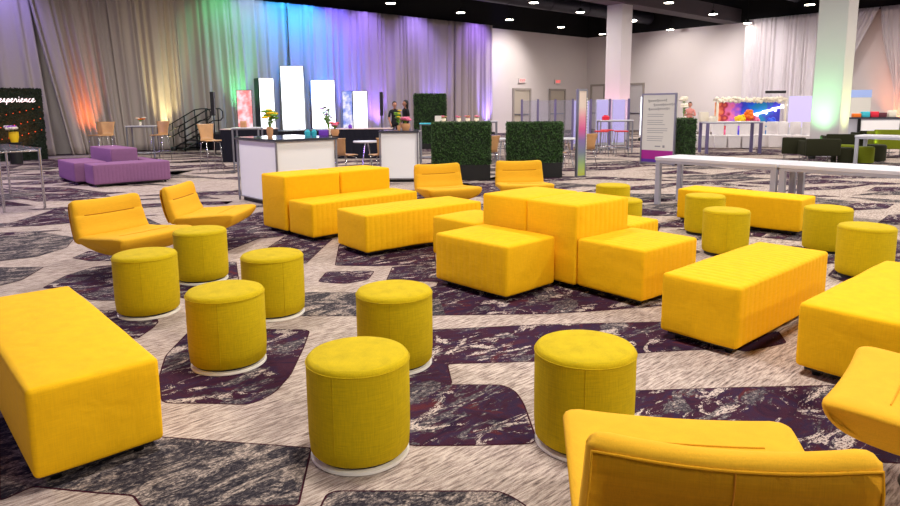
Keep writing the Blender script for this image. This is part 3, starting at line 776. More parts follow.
# ------------------------------------------------------------------ white bars
def bar(label, x, y, ang, w, l, h, group='white bar counters'):
    """near corner x,y; w along ang, l square to it"""
    t = thing('bar_counter', label, 'bar counter', (x, y, 0), R(ang), group)
    link('body', BOX(.02, w-.02, .02, l-.02, .06, h-.03, .004, 1), M['barwhite'], t)
    link('plinth', BOX(.05, w-.05, .05, l-.05, 0, .06), M['black'], t)
    link('counter_top', BOX(-.03, w+.03, -.03, l+.03, h-.03, h+.005, .006, 1), M['bartop'], t)
    for px, py in ((0, 0), (w, 0), (0, l), (w, l)):
        link('corner_post', BOX(px-.014, px+.014, py-.014, py+.014, 0, h-.03, .003, 1), M['steel'], t)
    for z in (h-.045, .07):
        rl = bmesh.new(); bx(rl, -.01, w, -.01, .012, z, z+.016); bx(rl, -.01, .012, 0, l, z, z+.016)
        link('edge_trim', rl, M['steel'], t)
    return t
bar('wide white bar counter behind the yellow sofa, with flower pots on top', -2.68, 10.15, ANG, 1.08, 1.40, 1.07)
bar('narrow white bar counter right of the wide one, by the two people', -1.44, 13.6, -2, .78, .7, 1.06)
def on_bar(u_, v_): pass
vase('tall green plant in a tan pot on the wide white bar', -2.98, 10.95, 1.075, .17, .055, 'terracotta', (('fgreen', .06), ('fyellow', .05)), 14, .1, .26, 5, group=None)
jar('candle_jar', 'teal glass jar on the wide white bar', 'jar', -2.42, 11.25, 1.075, .05, .11, 'teal')
jar('candle_jar', 'second teal jar beside the purple box on the white bar', 'jar', -2.32, 11.30, 1.075, .045, .11, 'teal')
boxitem('gift_box', 'purple box between the jars and the pink flowers on the bar', 'box', -2.16, 11.35, 1.075, .16, .12, .1, 'lilacbox')
vase('pink and red flowers in a clay pot, right end of the wide bar', -1.97, 11.35, 1.075, .11, .075, 'terracotta', (('fpink', .05), ('fred', .045), ('fviolet', .04)), 9, .1, .1, 6)
vase('airy stems with tiny dark buds behind the pink flowers', -2.12, 11.62, 1.075, .12, .04, 'cream', (('fviolet', .03), ('fgreen', .03)), 14, .15, .34, 7)
vase('pink flowers in a round clay pot on the narrow white bar', -.92, 13.9, 1.066, .14, .1, 'terracotta', (('fpink', .07),), 9, .12, .12, 8)
vase('yellow-green sprig in a small pot on the narrow white bar', -1.06, 13.85, 1.066, .1, .04, 'terracotta', (('fgreen', .05), ('fyellow', .04)), 8, .05, .3, 9)

# ------------------------------------------------------------------ tables
def frame_table(name, label, x, y, ang, w, l, h, leg, m_top, m_leg, top_t=.04, apron=.06, group=None, cat='table', roundleg=False, glass_top=False):
    t = thing(name, label, cat, (x, y, 0), R(ang), group)
    link('table_top', BOX(0, w, 0, l, h-top_t, h, min(.006, top_t*.3), 2), m_top, t)
    for px in (leg/2+.01, w-leg/2-.01):
        for py in (leg/2+.01, l-leg/2-.01):
            if roundleg: b = TUBE([(px, py, 0), (px, py, h-top_t)], leg/2, 12)
            else: b = BOX(px-leg/2, px+leg/2, py-leg/2, py+leg/2, 0, h-top_t, .004, 1)
            link('leg', b, m_leg, t, smooth=roundleg)
    if apron:
        b = bmesh.new(); e = leg*.6
        bx(b, leg, w-leg, .01, .01+e, h-top_t-apron, h-top_t); bx(b, leg, w-leg, l-.01-e, l-.01, h-top_t-apron, h-top_t)
        bx(b, .01, .01+e, leg, l-leg, h-top_t-apron, h-top_t); bx(b, w-.01-e, w-.01, leg, l-leg, h-top_t-apron, h-top_t)
        link('apron', b, m_leg, t)
    return t
GT = 'long white tables behind the yellow seats'
frame_table('communal_table', 'long white table behind the back right bench, left of two end to end', 3.22, 10.28, ANG-90, 1.85, .76, .75, .075, M['tablewhite'], M['tablegrey'], .05, .04, GT)
p = (3.22+.669*1.87, 10.28-.743*1.87)
frame_table('communal_table', 'long white table running out of the right edge, end to end with another', p[0], p[1], ANG-90, 1.85, .76, .75, .075, M['tablewhite'], M['tablegrey'], .05, .04, GT)
frame_table('communal_table', 'white table in front of the green stools at the far right edge', 10.25, 16.65, ANG-90, 1.85, .76, .75, .075, M['tablewhite'], M['tablegrey'], .05, .04, GT)
# left glass bar table in chrome
t = frame_table('bar_table', 'tall chrome bar table with thin glass top at the left edge', -8.235, 11.16, -42, 1.87, .62, .965, .042, M['clear'], M['chrome'], .015, 0, None, roundleg=True)
rl = bmesh.new(); z = .922
tube(rl, [(.03, .03, z), (1.83, .03, z), (1.83, .59, z), (.03, .59, z)], .014, 8, True)
link('rail', rl, M['chrome'], t, smooth=True)

def chrome_table(label, x, y, ang, w, l, h, group=None, m=None):
    t = frame_table('bar_table', label, x, y, ang, w, l, h, .04, m or M['tablewhite'], M['steel'], .03, 0, group)
    for z in (.16, h-.045):
        link('rail', TUBE([(.03, .03, z), (w-.03, .03, z), (w-.03, l-.03, z), (.03, l-.03, z)], .013, 6, closed=True), M['steel'], t)
    return t
GH = 'tall bar tables about the hall'
chrome_table('tall table with orange flowers between wooden bar chairs, before the yellow drape', -10.12, 20.6, 5, .85, .5, 1.02, GH)
vase('small orange and white flowers on the tall table by the yellow drape', -9.75, 20.85, 1.02, .12, .04, 'cream', (('forange', .06), ('cream', .05)), 8, .14, .12, 12)
chrome_table('tall table right of the wooden bar chair, left of the wide bar', -5.5, 16.6, 5, .7, .55, 1.06, GH)
boxitem('drinks_carton', 'small pinkish carton on the tall table left of the wide bar', 'box', -5.25, 16.85, 1.06, .14, .1, .16, 'terracotta')
# long bar table with thick posts, right middle
frame_table('bar_table', 'tall bar table with four thick violet-grey posts under the colourful booth', 8.05, 20.65, -2, 1.75, .75, 1.0, .085, M['tablewhite'], M['violetsteel'], .035, .02, GH)
jar('paper_cup', 'white round pot at the left end of the thick-legged bar table', 'cup', 8.35, 20.95, 1.0, .13, .18, 'cream')
boxitem('snack_box', 'white box with red print on the thick-legged bar table', 'box', 8.05+.1, 21.2, 1.0, .26, .2, .3, 'cream')
for k, (u, m, r) in enumerate(((738, 'fyellow', .15), (742, 'fyellow', .16), (749, 'forange', .17), (754, 'fred', .13), (760, 'fpink', .11))):
    pass

# ------------------------------------------------------------------ chairs with wooden shells
def wood_chair(label, x, y, rz, sh=.76, group='honey wood chairs'):
    t = thing('bar_chair' if sh > .6 else 'cafe_chair', label, 'chair', (x, y, 0), rz, group)
    w = .21
    shell = bmesh.new(); rows = []
    prof = [(.20, sh-.012), (.17, sh+.004), (.05, sh), (-.12, sh-.006), (-.185, sh+.02), (-.215, sh+.09), (-.235, sh+.25), (-.26, sh+.38), (-.265, sh+.40)]
    for k, (f, z) in enumerate(prof):
        ww = w*(.93 if k == 0 else 1) if k < 4 else w*(.78 if k < 6 else .78+.32*(k-5)/3)
        rows.append([shell.verts.new((ww*u, f+(.03*u*u if k > 4 else 0), z)) for u in (-1, -.7, -.35, 0, .35, .7, 1)])
    for a, b in zip(rows, rows[1:]):
        for i in range(6): shell.faces.new((a[i], a[i+1], b[i+1], b[i]))
    o = link('seat_shell', shell, M['wood'], t, smooth='all'); sd = o.modifiers.new('thick', 'SOLIDIFY'); sd.thickness = .014
    for sx in (-1, 1):
        for fy, sp in ((.15, .06), (-.15, -.09)):
            link('leg', TUBE([(sx*.10, fy*.5, sh-.02), (sx*.17, fy, sh-.05), (sx*(.2), fy+sp, 0)], .011, 8), M['chrome'], t, smooth='all')
    if sh > .6:
        link('footrest', TUBE([(-.19, .18, .28), (.19, .18, .28), (.185, -.2, .28), (-.185, -.2, .28)], .009, 6, closed=True), M['chrome'], t)
    return t
wood_chair('honey wood bar chair furthest left, behind the purple island', -10.72, 20.1, R(165))
wood_chair('honey wood bar chair, second from the left behind the purple island', -10.3, 19.8, R(195))
wood_chair('honey wood bar chair right of the flower table by the stair rail', -8.75, 19.9, R(170))
wood_chair('honey wood bar chair standing alone just left of the wide white bar', -5.92, 16.3, R(-135))
GW = 'honey wood chairs'
wood_chair('honey wood low chair between the two white bars, facing right', -2.42, 15.3, R(-35), .45)
wood_chair('honey wood low chair pressed behind the narrow white bar', -1.62, 15.3, R(35), .45)
wood_chair('honey wood low chair seen in the gap between the two hedges', .92, 15.9, R(30), .45)
wood_chair('honey wood low chair just right of the right hedge, back to the camera', 2.62, 17.3, R(-15), .45)
wood_chair('honey wood low chair behind the thin rainbow totem', 3.42, 16.6, R(30), .45)
wood_chair('second honey wood chair right of the right hedge, nearer the hedge', 2.5, 15.6, R(-70), .45)
def cloth_table(label, x, y, r, h, group='small round white tables'):
    t = thing('round_table', label, 'table', (x, y, 0), 0, group)
    link('table_top', lathe(bmesh.new(), [(0, h-.03), (r, h-.03), (r, h), (0, h)], 28), M['tablewhite'], t)
    for k in range(4):
        a = k*PI/2+.6; link('leg', TUBE([(.04*math.cos(a), .04*math.sin(a), h-.04), (r*.62*math.cos(a+.4), r*.62*math.sin(a+.4), 0)], .014, 6), M['chrome'], t)
    return t
cloth_table('small round white table between the low chairs by the bars', -2.0, 15.9, .33, .74)
cloth_table('small round white table glimpsed between the two hedges', 1.35, 16.7, .33, .74)
cloth_table('small round white table right of the right hedge', 2.95, 16.6, .33, .74)

# ------------------------------------------------------------------ stage, stairs, screens
p = W(a_of((-8.84,24.34)), 23.7)
st_ = thing('stage_platform', 'low black stage along the draped wall', 'stage', (p[0], p[1], 0), R(ANG))
link('deck', BOX(0, 7.2, 0, 1.42, .58, .62), M['black'], st_); link('skirt', BOX(.02, 7.18, .02, 1.40, 0, .58), M['blackcloth'], st_)
stt = thing('stage_stairs', 'black steps with looped handrails climbing to the stage', 'stairs', (p[0], p[1], 0), R(ANG))
for k in range(4):
    link('step', BOX(-.25*(4-k), -.25*(3-k)-.01, .25, 1.35, .13*(k+1)-.04, .13*(k+1), .004, 1), M['blackmetal'], stt)
sb = bmesh.new()
for yy in (.27, 1.33): bx(sb, -1.0, 0, yy-.02, yy+.02, .04, .1); tube(sb, [(-1.0, yy, .08), (0, yy, .56)], .03, 6)
link('stringer', sb, M['blackmetal'], stt)
for yy in (.22, 1.38):
    rb = bmesh.new()
    loop = [(-1.12, yy, .55), (-1.17, yy, .75), (-1.1, yy, .92), (-.1, yy, 1.48), (.15, yy, 1.52), (.4, yy, 1.52), (.5, yy, 1.42), (.5, yy, 1.2), (.4, yy, 1.1), (.1, yy, 1.08), (-1.0, yy, .5)]
    tube(rb, loop, .022, 7, True)
    for xx, zb, zt in ((-.95, 0, 1.0), (-.5, 0, 1.25), (-.1, .0, 1.48), (.32, .6, 1.52)): tube(rb, [(xx, yy, zb), (xx, yy, zt)], .02, 7)
    tube(rb, [(-1.05, yy, .72), (.1, yy, 1.3)], .016, 6)
    link('handrail', rb, M['blackmetal'], stt, smooth='all')
def pole_speaker(label, x, y, z0, z1):
    t = thing('column_speaker', label, 'speaker', (x, y, 0), 0, 'slim black column speakers')
    link('pole', TUBE([(0, 0, .03), (0, 0, z1-.4)], .02, 8), M['blackmetal'], t); link('cabinet', BOX(-.06, .06, -.08, .08, z0, z1, .01), M['black'], t)
    link('foot_plate', lathe(bmesh.new(), [(0, 0), (.2, 0), (.2, .02), (0, .03)], 20), M['blackmetal'], t)
pole_speaker('slim black column speaker beside the stair rail', -7.83, 22, 1.30, 2.08)
pole_speaker('slim black column speaker left of the two standing people', -2.60, 25.5, 1.2, 2.1)
GC = 'glowing upright screens on the stage'
def screen(label, uv0, uv1, rot, zb, m, depth=.18, side=None):
    (xa, za), (xb, _), Yv = uv0[0], uv1[0], uv0[1]
    w = xb-xa; t = thing('light_screen', label, 'screen', ((xa+xb)/2, Yv, zb), rot, GC)
    link('cabinet', BOX(-w/2, w/2, .0, depth, 0, za-zb, .005, 1), M['black'], t)
    link('display', BOX(-w/2+.015, w/2-.015, -.012, 0, .02, za-zb-.015), M[m], t)
    return t
M['screenpink'] = None
def pattern_emit(name, c1, c2, s, sc):
    m, N, L, b = nodes(name); tc = N.new('ShaderNodeTexCoord'); n = N.new('ShaderNodeTexNoise'); n.inputs['Scale'].default_value = sc; n.inputs['Detail'].default_value = 3
    r = N.new('ShaderNodeValToRGB'); r.color_ramp.elements[0].position = .42; r.color_ramp.elements[1].position = .6; r.color_ramp.elements[0].color = lin(c1)+(1,); r.color_ramp.elements[1].color = lin(c2)+(1,)
    L.new(tc.outputs['Object'], n.inputs['Vector']); L.new(n.outputs['Fac'], r.inputs['Fac']); L.new(r.outputs['Color'], b.inputs['Emission Color']); b.inputs['Emission Strength'].default_value = s
    b.inputs['Base Color'].default_value = (.02, .02, .02, 1); return m
M['screenpink'] = pattern_emit('pink_mottled_screen', (236, 130, 130), (250, 214, 222), 1.1, 3)
M['screenpale'] = pattern_emit('pale_lilac_screen', (120, 140, 226), (238, 232, 252), 1.0, 3)
screen('short pink mottled screen, leftmost of the stage screens', ((-7.77,2.19), 24.3), ((-7.21,2.18), 24.3), 0, .0, 'screenpink')
screen('white screen with a dark red side, second from left', ((-7.39,2.68), 25.9), ((-6.81,2.68), 25.9), R(33), .62, 'screen', .62)
screen('tallest white screen in the middle of the stage', ((-6.96,3.23), 27.6), ((-6.01,3.22), 27.6), 0, .62, 'screen')
screen('second tallest white screen, right of the tallest', ((-5.93,2.69), 28.6), ((-4.91,2.69), 28.6), 0, .62, 'screen')
screen('short pale screen half of which is mottled blue, rightmost on the stage', ((-4.44,2.20), 27.6), ((-4.02,2.19), 27.6), 0, .0, 'screenpale')
screen('short white screen joined to the pale blue one, left of the standing people', ((-4.00,2.19), 27.6), ((-3.40,2.19), 27.6), 0, .0, 'screen')
# buffet tables with black cloths behind the bars
def cloth_buffet(label, x, y, w, d, h, m='blackcloth', top='buffettop', rz=0, group='buffet tables in floor-length cloths'):
    t = thing('buffet_table', label, 'table', (x, y, 0), rz, group)
    bm = bmesh.new(); n = 60; P = []
    per = 2*(w+d)
    def pt(s, off):
        s %= per
        if s < w: return (-w/2+s, -d/2-off)
        s -= w
        if s < d: return (w/2+off, -d/2+s)
        s -= d
        if s < w: return (w/2-s, d/2+off)
        s -= w; return (-w/2-off, d/2-s)
    rings = []
    for j, z in enumerate((h, h*.66, h*.33, .01)):
        rings.append([bm.verts.new((*pt(per*i/n, (0 if j == 0 else .02*j*(.5+.5*math.sin(i*2.1)))), z)) for i in range(n)])
    for a, b in zip(rings, rings[1:]):
        for i in range(n): bm.faces.new((a[i], a[(i+1) % n], b[(i+1) % n], b[i]))
    bm.faces.new(rings[0])
    link('tablecloth', bm, M[m], t); link('table_top', BOX(-w/2-.01, w/2+.01, -d/2-.01, d/2+.01, h+.003, h+.025), M[top], t); return t
cloth_buffet('black-clothed buffet table in the gap between the white bars', -2.63, 20.2, 1.75, .7, .88)
cloth_buffet('black-clothed buffet table behind the left end of the wide bar', -5.82, 19.2, 1.5, .6, .93)
jar('candle_jar', 'small violet jar on the black buffet table between the bars', 'jar', -3.02, 20.1, .905, .06, .12, 'lilacbox')
# long high table with flowers behind left hedge
cloth_buffet('high white-clothed table behind the left hedge carrying a row of flowers', 0.39, 20.3, 1.7, .5, 1.06, 'whitecloth', 'cream')
for k, (u, lb) in enumerate(((444, 'round pink bouquet in a white pot, leftmost above the left hedge'), (459, 'round pink bouquet in a white pot, second above the left hedge'), (468, 'round pink bouquet in a white pot, third above the left hedge'), (477, 'round pink bouquet in a white pot, rightmost above the left hedge'))):
    vase(lb, -.17+(u-444)*.0305, 20.2, 1.085, .1, .07, 'cream', (('terracotta', .05), ('fpink', .05)), 8, .06, .06, 30+k, group='bouquets above the left hedge')
tag(link('tent_card', BOX(-.1, .1, -.01, .01, 0, .18), M['paper'], loc=(-0.34, 20.12, 1.085)), 'white card leaning at the left end of the flower row', 'card')
chrome_table('tall white table lit pale violet between the hedges', 1.03, 19.2, 0, .38, .38, 1.12, GH)
chrome_table('tall table with a teal top behind the left hedge edge', -0.82, 18, 0, .5, .4, 1.1, GH, M['teal'])  # the table top itself is coloured teal
jar('bar_stool_seat', 'x', 'x', 0, 0, 0, .01, .01, 'teal') if False else None

# ------------------------------------------------------------------ people
def person(label, x, y, rz, h, shirt, trousers, hair_long=False, arm='down', group=None):
    t = thing('person', label, 'person', (x, y, 0), rz, group); s = h/1.75
    V = {'pel': (0, 0, .95), 'bel': (0, .0, 1.1), 'che': (0, 0, 1.3), 'nek': (0, .0, 1.46), 'hd0': (0, .01, 1.53),
         'hL': (-.09, 0, .9), 'kL': (-.1, .015, .5), 'aL': (-.1, -.02, .09), 'tL': (-.11, .13, .035), 'hR': (.09, 0, .9), 'kR': (.1, .02, .5), 'aR': (.11, -.02, .09), 'tR': (.12, .13, .035),
         'sL': (-.17, 0, 1.4), 'eL': (-.23, -.02, 1.12), 'wL': (-.2, .12, .92), 'sR': (.17, 0, 1.4), 'eR': (.23, -.02, 1.12), 'wR': (.2, .12, .92)}
    if arm == 'hold': V['eL'] = (-.24, .02, 1.14); V['wL'] = (-.08, .24, 1.2); V['eR'] = (.24, .02, 1.14); V['wR'] = (.08, .24, 1.2)
    rad = {'pel': .14, 'bel': .125, 'che': .15, 'nek': .055, 'hd0': .05, 'hL': .095, 'kL': .065, 'aL': .045, 'tL': .035, 'hR': .095, 'kR': .065, 'aR': .045, 'tR': .035, 'sL': .06, 'eL': .045, 'wL': .03, 'sR': .06, 'eR': .045, 'wR': .03}
    E = [('pel', 'bel'), ('bel', 'che'), ('che', 'nek'), ('nek', 'hd0'), ('pel', 'hL'), ('hL', 'kL'), ('kL', 'aL'), ('aL', 'tL'), ('pel', 'hR'), ('hR', 'kR'), ('kR', 'aR'), ('aR', 'tR'), ('che', 'sL'), ('sL', 'eL'), ('eL', 'wL'), ('che', 'sR'), ('sR', 'eR'), ('eR', 'wR')]
    # hands: palm and five short fingers each
    for sd, w, e in ((-1, 'wL', 'eL'), (1, 'wR', 'eR')):
        a = Vector(V[w]); d = (a-Vector(V[e])).normalized(); sdv = Vector((sd, 0, 0))
        V[w+'p'] = tuple(a+d*.06); rad[w+'p'] = .026; E.append((w, w+'p'))
        for k in range(4):
            q = a+d*(.10)+sdv.cross(d)*((k-1.5)*.019); V[w+'f%d' % k] = tuple(q); rad[w+'f%d' % k] = .009
            V[w+'g%d' % k] = tuple(q+d*(.05-.006*abs(k-1))); rad[w+'g%d' % k] = .007; E += [(w+'p', w+'f%d' % k), (w+'f%d' % k, w+'g%d' % k)]
        V[w+'t'] = tuple(a+d*.06-sdv*.04); rad[w+'t'] = .01; E.append((w+'p', w+'t'))
    names = list(V); me = D.meshes.new('body'); me.from_pydata([tuple(c*s for c in V[n]) for n in names], [(names.index(a), names.index(b)) for a, b in E], [])
    o = D.objects.new('body', me); C.objects.link(o)
    md = o.modifiers.new('skin', 'SKIN'); 
    for i, n in enumerate(names): me.skin_vertices[0].data[i].radius = (rad[n]*s, rad[n]*s*(.72 if n in ('pel', 'bel', 'che') else 1)); me.skin_vertices[0].data[i].use_root = (n == 'pel')
    o.modifiers.new('sub', 'SUBSURF').levels = 1
    bpy.context.view_layer.update()
    m2 = D.meshes.new_from_object(o.evaluated_get(bpy.context.evaluated_depsgraph_get())); D.objects.remove(o)
    bm = bmesh.new(); bm.from_mesh(m2)
    hz = 1.62*s
    g = bmesh.ops.create_uvsphere(bm, u_segments=16, v_segments=12, radius=.1*s)['verts']
    for v in g:
        c = v.co; c.x *= .78; c.z *= 1.18
        if c.y > 0 and abs(c.x) < .02*s and abs(c.z) < .03*s: c.y += .022*s
        if c.z < -.05*s: c.x *= .85
        c.y += .015*s; c.z += hz
    for sx in (-1, 1): ball(bm, (sx*.082*s, .01*s, hz-.005*s), .018*s, 1.4, 6, 5)
    m2.clear_geometry(); bm.to_mesh(m2); bm.free()
    for k in (M['skin'], M[shirt], M[trousers], M['black']): m2.materials.append(k)
    for p in m2.polygons:
        c = p.center/s; p.use_smooth = True
        armx = abs(c.x) > .2 or (c.y > .1 and c.z > .8)
        if c.z > 1.46: p.material_index = 0
        elif c.z < .1: p.material_index = 3
        elif c.z < .97 and not armx: p.material_index = 2
        elif armx and (c.z < 1.16 or (c.y > .1 and c.z < 1.4)): p.material_index = 0
        else: p.material_index = 1
    b = D.objects.new('body', m2); C.objects.link(b); b.parent = t
    hb = bmesh.new(); g = bmesh.ops.create_uvsphere(hb, u_segments=14, v_segments=10, radius=.112*s)['verts']
    for v in g:
        v.co.x *= .82; v.co.z *= 1.1
        if v.co.y > .03*s and v.co.z < .055*s: v.co.y = .03*s
        if v.co.z < -.06*s: v.co.z = -.06*s-(.16*s if hair_long and v.co.y < .02*s else 0)
        v.co.z += hz+.02*s; v.co.y -= .006*s
    link('hair', hb, M['hair'], t, smooth='all')
    return t
person('person in black top and trousers standing left of the other by the violet drape', -2.06, 25, R(200), 1.74, 'blackshirt', 'blackshirt')
person('person with long dark hair in black, standing nearer the back hedge', -1.62, 24.6, R(120), 1.78, 'blackshirt', 'blackshirt', True)
person('person in a pink top holding something, above the narrow bright hedge', 10.17, 28, R(160), 1.64, 'pinkshirt', 'maroon', False, 'hold')
vase('tall white and pink blossom cluster behind the right edge of the white text sign', 6.73, 19, 1.0, .2, .08, 'cream', (('cream', .1), ('cream', .09)), 12, .06, .5, 77)
chrome_table('small tall table carrying white blossoms behind the white text sign', 6.61, 18.8, 0, .4, .4, .99, GH)

# ------------------------------------------------------------------ partition, totem, sign
gp = thing('glass_partition', 'row of clear panes between violet-grey posts behind the right hedge', 'partition', (2.52, 23, 0), 0)
us = (522, 538, 555.5, 573, 591, 610, 629)
xs = [(6.23-2.52)*(u-522)/107 for u in us]
for i, x in enumerate(xs):
    link('post', BOX(x-.035, x+.035, -.035, .035, 0, 1.76, .005, 1), M['violetsteel'], gp)
    if i < len(xs)-1: link('pane', BOX(x+.04, xs[i+1]-.04, -.006, .006, .25, 1.72), M['clear'], gp)
def lit_panel(label, u0, u1, Y, z0, z1, m):
    x0, x1 = u0, u1; t = thing('lit_screen', label, 'screen', (x0, Y, 0), 0, 'pale lit panels behind the partition')
    link('display', BOX(0, x1-x0, -.01, 0, z0, z1), M[m], t); link('cabinet', BOX(-.02, x1-x0+.02, 0, .1, 0, z1+.02), M['tablewhite'], t)
lit_panel('pale blue lit panel behind the totem', 4.70, 5.27, 25, .1, 1.7, 'screenlilac')
lit_panel('lilac lit panel left of the pink column', 5.70, 6.13, 25.6, .1, 1.74, 'screenlilac')
lit_panel('lilac lit panel before the pink column', 6.32, 6.78, 25.6, .1, 1.74, 'screenlilac')
lit_panel('glowing white panel standing in for the bright open doorway beside the text sign', 9.25, 9.49, 32, .1, 1.9, 'screen')  # not a screen: glowing panel added for the bright doorway opening
# totem
tt = thing('rainbow_totem', 'thin upright totem sign with rainbow print right of the right hedge', 'sign', (2.87, 14.35, 0), R(38))
def rainbow(name):
    m, N, L, b = nodes(name); tc = N.new('ShaderNodeTexCoord'); sp = N.new('ShaderNodeSeparateXYZ'); L.new(tc.outputs['Object'], sp.inputs[0])
    r = N.new('ShaderNodeValToRGB'); cr = r.color_ramp; S = [(0, (196, 200, 70)), (.14, (150, 180, 110)), (.28, (120, 130, 150)), (.42, (130, 110, 170)), (.55, (214, 90, 150)), (.68, (230, 150, 170)), (.8, (232, 214, 200))]
    while len(cr.elements) < len(S): cr.elements.new(.5)
    for e, (p, c) in zip(cr.elements, S): e.position = p; e.color = lin(c)+(1,)
    d = N.new('ShaderNodeMath'); d.operation = 'DIVIDE'; d.inputs[1].default_value = 1.9; L.new(sp.outputs['Z'], d.inputs[0]); L.new(d.outputs[0], r.inputs['Fac']); L.new(r.outputs['Color'], b.inputs['Base Color']); return m
link('printed_panel', BOX(-.12, .12, -.02, .02, .03, 1.86), rainbow('rainbow_print'), tt)
fb = bmesh.new(); bx(fb, -.15, -.12, -.03, .03, 0, 1.9); bx(fb, .12, .15, -.03, .03, 0, 1.9); bx(fb, -.12, .12, -.03, .03, 1.86, 1.9); bx(fb, -.12, .12, -.03, .03, 0, .03)
link('frame', fb, M['steel'], tt)
dots = bmesh.new()
for k in range(24): bx(dots, .125, .145, -.035, -.03, .3+k*.06, .335+k*.06)
link('edge_marks', dots, M['white'], tt)
# white text sign
sg = thing('text_sign', 'framed white sign with handwritten title and magenta foot', 'sign', (5.05, 17.38, 0), R(ANG-90))
SWD = .98
link('board', BOX(.03, SWD-.03, 0, .03, .06, 1.80), M['paper'], sg)
fb = bmesh.new(); bx(fb, 0, .04, -.015, .045, 0, 1.84); bx(fb, SWD-.04, SWD, -.015, .045, 0, 1.84); bx(fb, .04, SWD-.04, -.015, .045, 1.8, 1.84); bx(fb, .04, SWD-.04, -.015, .045, .03, .07)
link('frame', fb, M['steel'], sg)
link('magenta_band', BOX(.04, SWD-.04, -.004, 0, .15, .38), M['magenta'], sg); link('violet_band', BOX(.04, SWD-.04, -.004, 0, .07, .15), M['violetprint'], sg)
tx = bmesh.new(); rnd = random.Random(4)
for k in range(14):
    z = 1.30-k*.052; w = rnd.uniform(.42, .62)
    if k in (2, 6, 10): continue
    bx(tx, .18, .18+w, -.003, 0, z, z+.012)
bx(tx, .42, .58, -.003, 0, .47, .50); bx(tx, .64, .70, -.003, 0, .455, .515)
link('text_lines', tx, M['ink'], sg)
tt2 = bmesh.new()
for row, (x0, z0, n) in enumerate(((.18, 1.64, 9), (.34, 1.54, 10), (.2, 1.43, 10))):
    pts = []
    for i in range(n*6):
        u = i/6; pts.append((x0+u*.062+.018*math.sin(u*6.28), -.004, z0+.008*u*.3+.026*math.sin(u*6.28*1.0+rnd.uniform(-.2, .2))*(1.5 if int(u) % 4 == 0 else .8)))
    tube(tt2, pts, .005, 5)
link('handwritten_title', tt2, M['ink'], sg)

# bar stools with red seats by the pink column
def red_stool(label, x, y):
    t = thing('bar_stool', label, 'bar stool', (x, y, 0), 0, 'red-seated chrome bar stools')
    link('seat', BOX(-.18, .18, -.17, .17, .74, .78, .015, 2), M['red'], t, smooth=True)
    for sx in (-1, 1):
        for sy in (-1, 1): link('leg', TUBE([(sx*.14, sy*.13, .74), (sx*.19, sy*.19, 0)], .013, 6), M['chrome'], t)
    link('footrest', TUBE([(-.18, -.18, .25), (.18, -.18, .25), (.18, .18, .25), (-.18, .18, .25)], .01, 6, closed=True), M['chrome'], t)
for u, lb in ((0, 'red-seated bar stool, leftmost by the pink column'), (1, 'red-seated bar stool, middle one by the pink column'), (2, 'red-seated bar stool, rightmost by the pink column')):
    red_stool(lb, (4.61, 5.00, 5.21)[u], (20, 20.9, 20)[u])
chrome_table('tall chrome table with a red cup between the red stools', 4.88, 21.4, 0, 1.1, .5, 1.06, GH)
jar('drinking_cup', 'red cup on the tall table in front of the pink column', 'cup', 5.11, 21.6, 1.06, .12, .16, 'fred')

# ------------------------------------------------------------------ colourful booth and white chairs
bo = thing('flower_booth', 'booth with rainbow flower backdrop under a white fringed canopy', 'booth', (12.66, 31.6, 0), R(-8))
BWD = 15.76-12.61
def booth_wall():
    m, N, L, b = nodes('rainbow_flower_wall'); tc = N.new('ShaderNodeTexCoord'); sp = N.new('ShaderNodeSeparateXYZ'); L.new(tc.outputs['Object'], sp.inputs[0])
    v = N.new('ShaderNodeTexVoronoi'); v.inputs['Scale'].default_value = 4; L.new(tc.outputs['Object'], v.inputs['Vector'])
    ad = N.new('ShaderNodeMath'); ad.operation = 'MULTIPLY_ADD'; L.new(v.outputs['Distance'], ad.inputs[0]); ad.inputs[1].default_value = .6; L.new(sp.outputs['X'], ad.inputs[2])
    d = N.new('ShaderNodeMath'); d.operation = 'DIVIDE'; d.inputs[1].default_value = BWD; L.new(ad.outputs[0], d.inputs[0])
    r = N.new('ShaderNodeValToRGB'); cr = r.color_ramp; S = [(.06, (248, 190, 120)), (.18, (246, 130, 90)), (.26, (170, 40, 60)), (.34, (240, 120, 170)), (.46, (150, 90, 220)), (.54, (60, 60, 200)), (.66, (20, 110, 220)), (.8, (30, 130, 170)), (.95, (60, 60, 180))]
    while len(cr.elements) < len(S): cr.elements.new(.5)
    for e, (p, c) in zip(cr.elements, S): e.position = p; e.color = lin(c)+(1,)
    L.new(d.outputs[0], r.inputs['Fac']); L.new(r.outputs['Color'], b.inputs['Base Color']); b.inputs['Roughness'].default_value = .7
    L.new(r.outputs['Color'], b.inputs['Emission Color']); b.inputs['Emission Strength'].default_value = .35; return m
link('backdrop', BOX(.1, BWD-.1, .3, .4, 0, 1.62), booth_wall(), bo)
rnd = random.Random(3); cn = bmesh.new(); bx(cn, 0, BWD, -.3, .4, 1.66, 1.80)
for k in range(110): ball(cn, (rnd.uniform(0, BWD), rnd.uniform(-.34, -.25), rnd.uniform(1.62, 1.82)), rnd.uniform(.05, .09), 1, 6, 5)
link('canopy', cn, M['cream'], bo)
for x in (.06, BWD-.06): link('post', BOX(x-.05, x+.05, -.3, -.2, 0, 1.7), M['cream'], bo)
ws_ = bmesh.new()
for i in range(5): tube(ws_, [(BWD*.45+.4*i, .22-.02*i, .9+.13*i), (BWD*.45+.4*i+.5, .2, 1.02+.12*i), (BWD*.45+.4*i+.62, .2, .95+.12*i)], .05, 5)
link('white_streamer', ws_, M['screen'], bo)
tag(link('black_beam_sign', BOX(0, .9, -.05, .05, 2.0, 2.12), M['black'], loc=(14.38, 30.2, 0)), 'thin black bar hung above the booth canopy', 'bar')
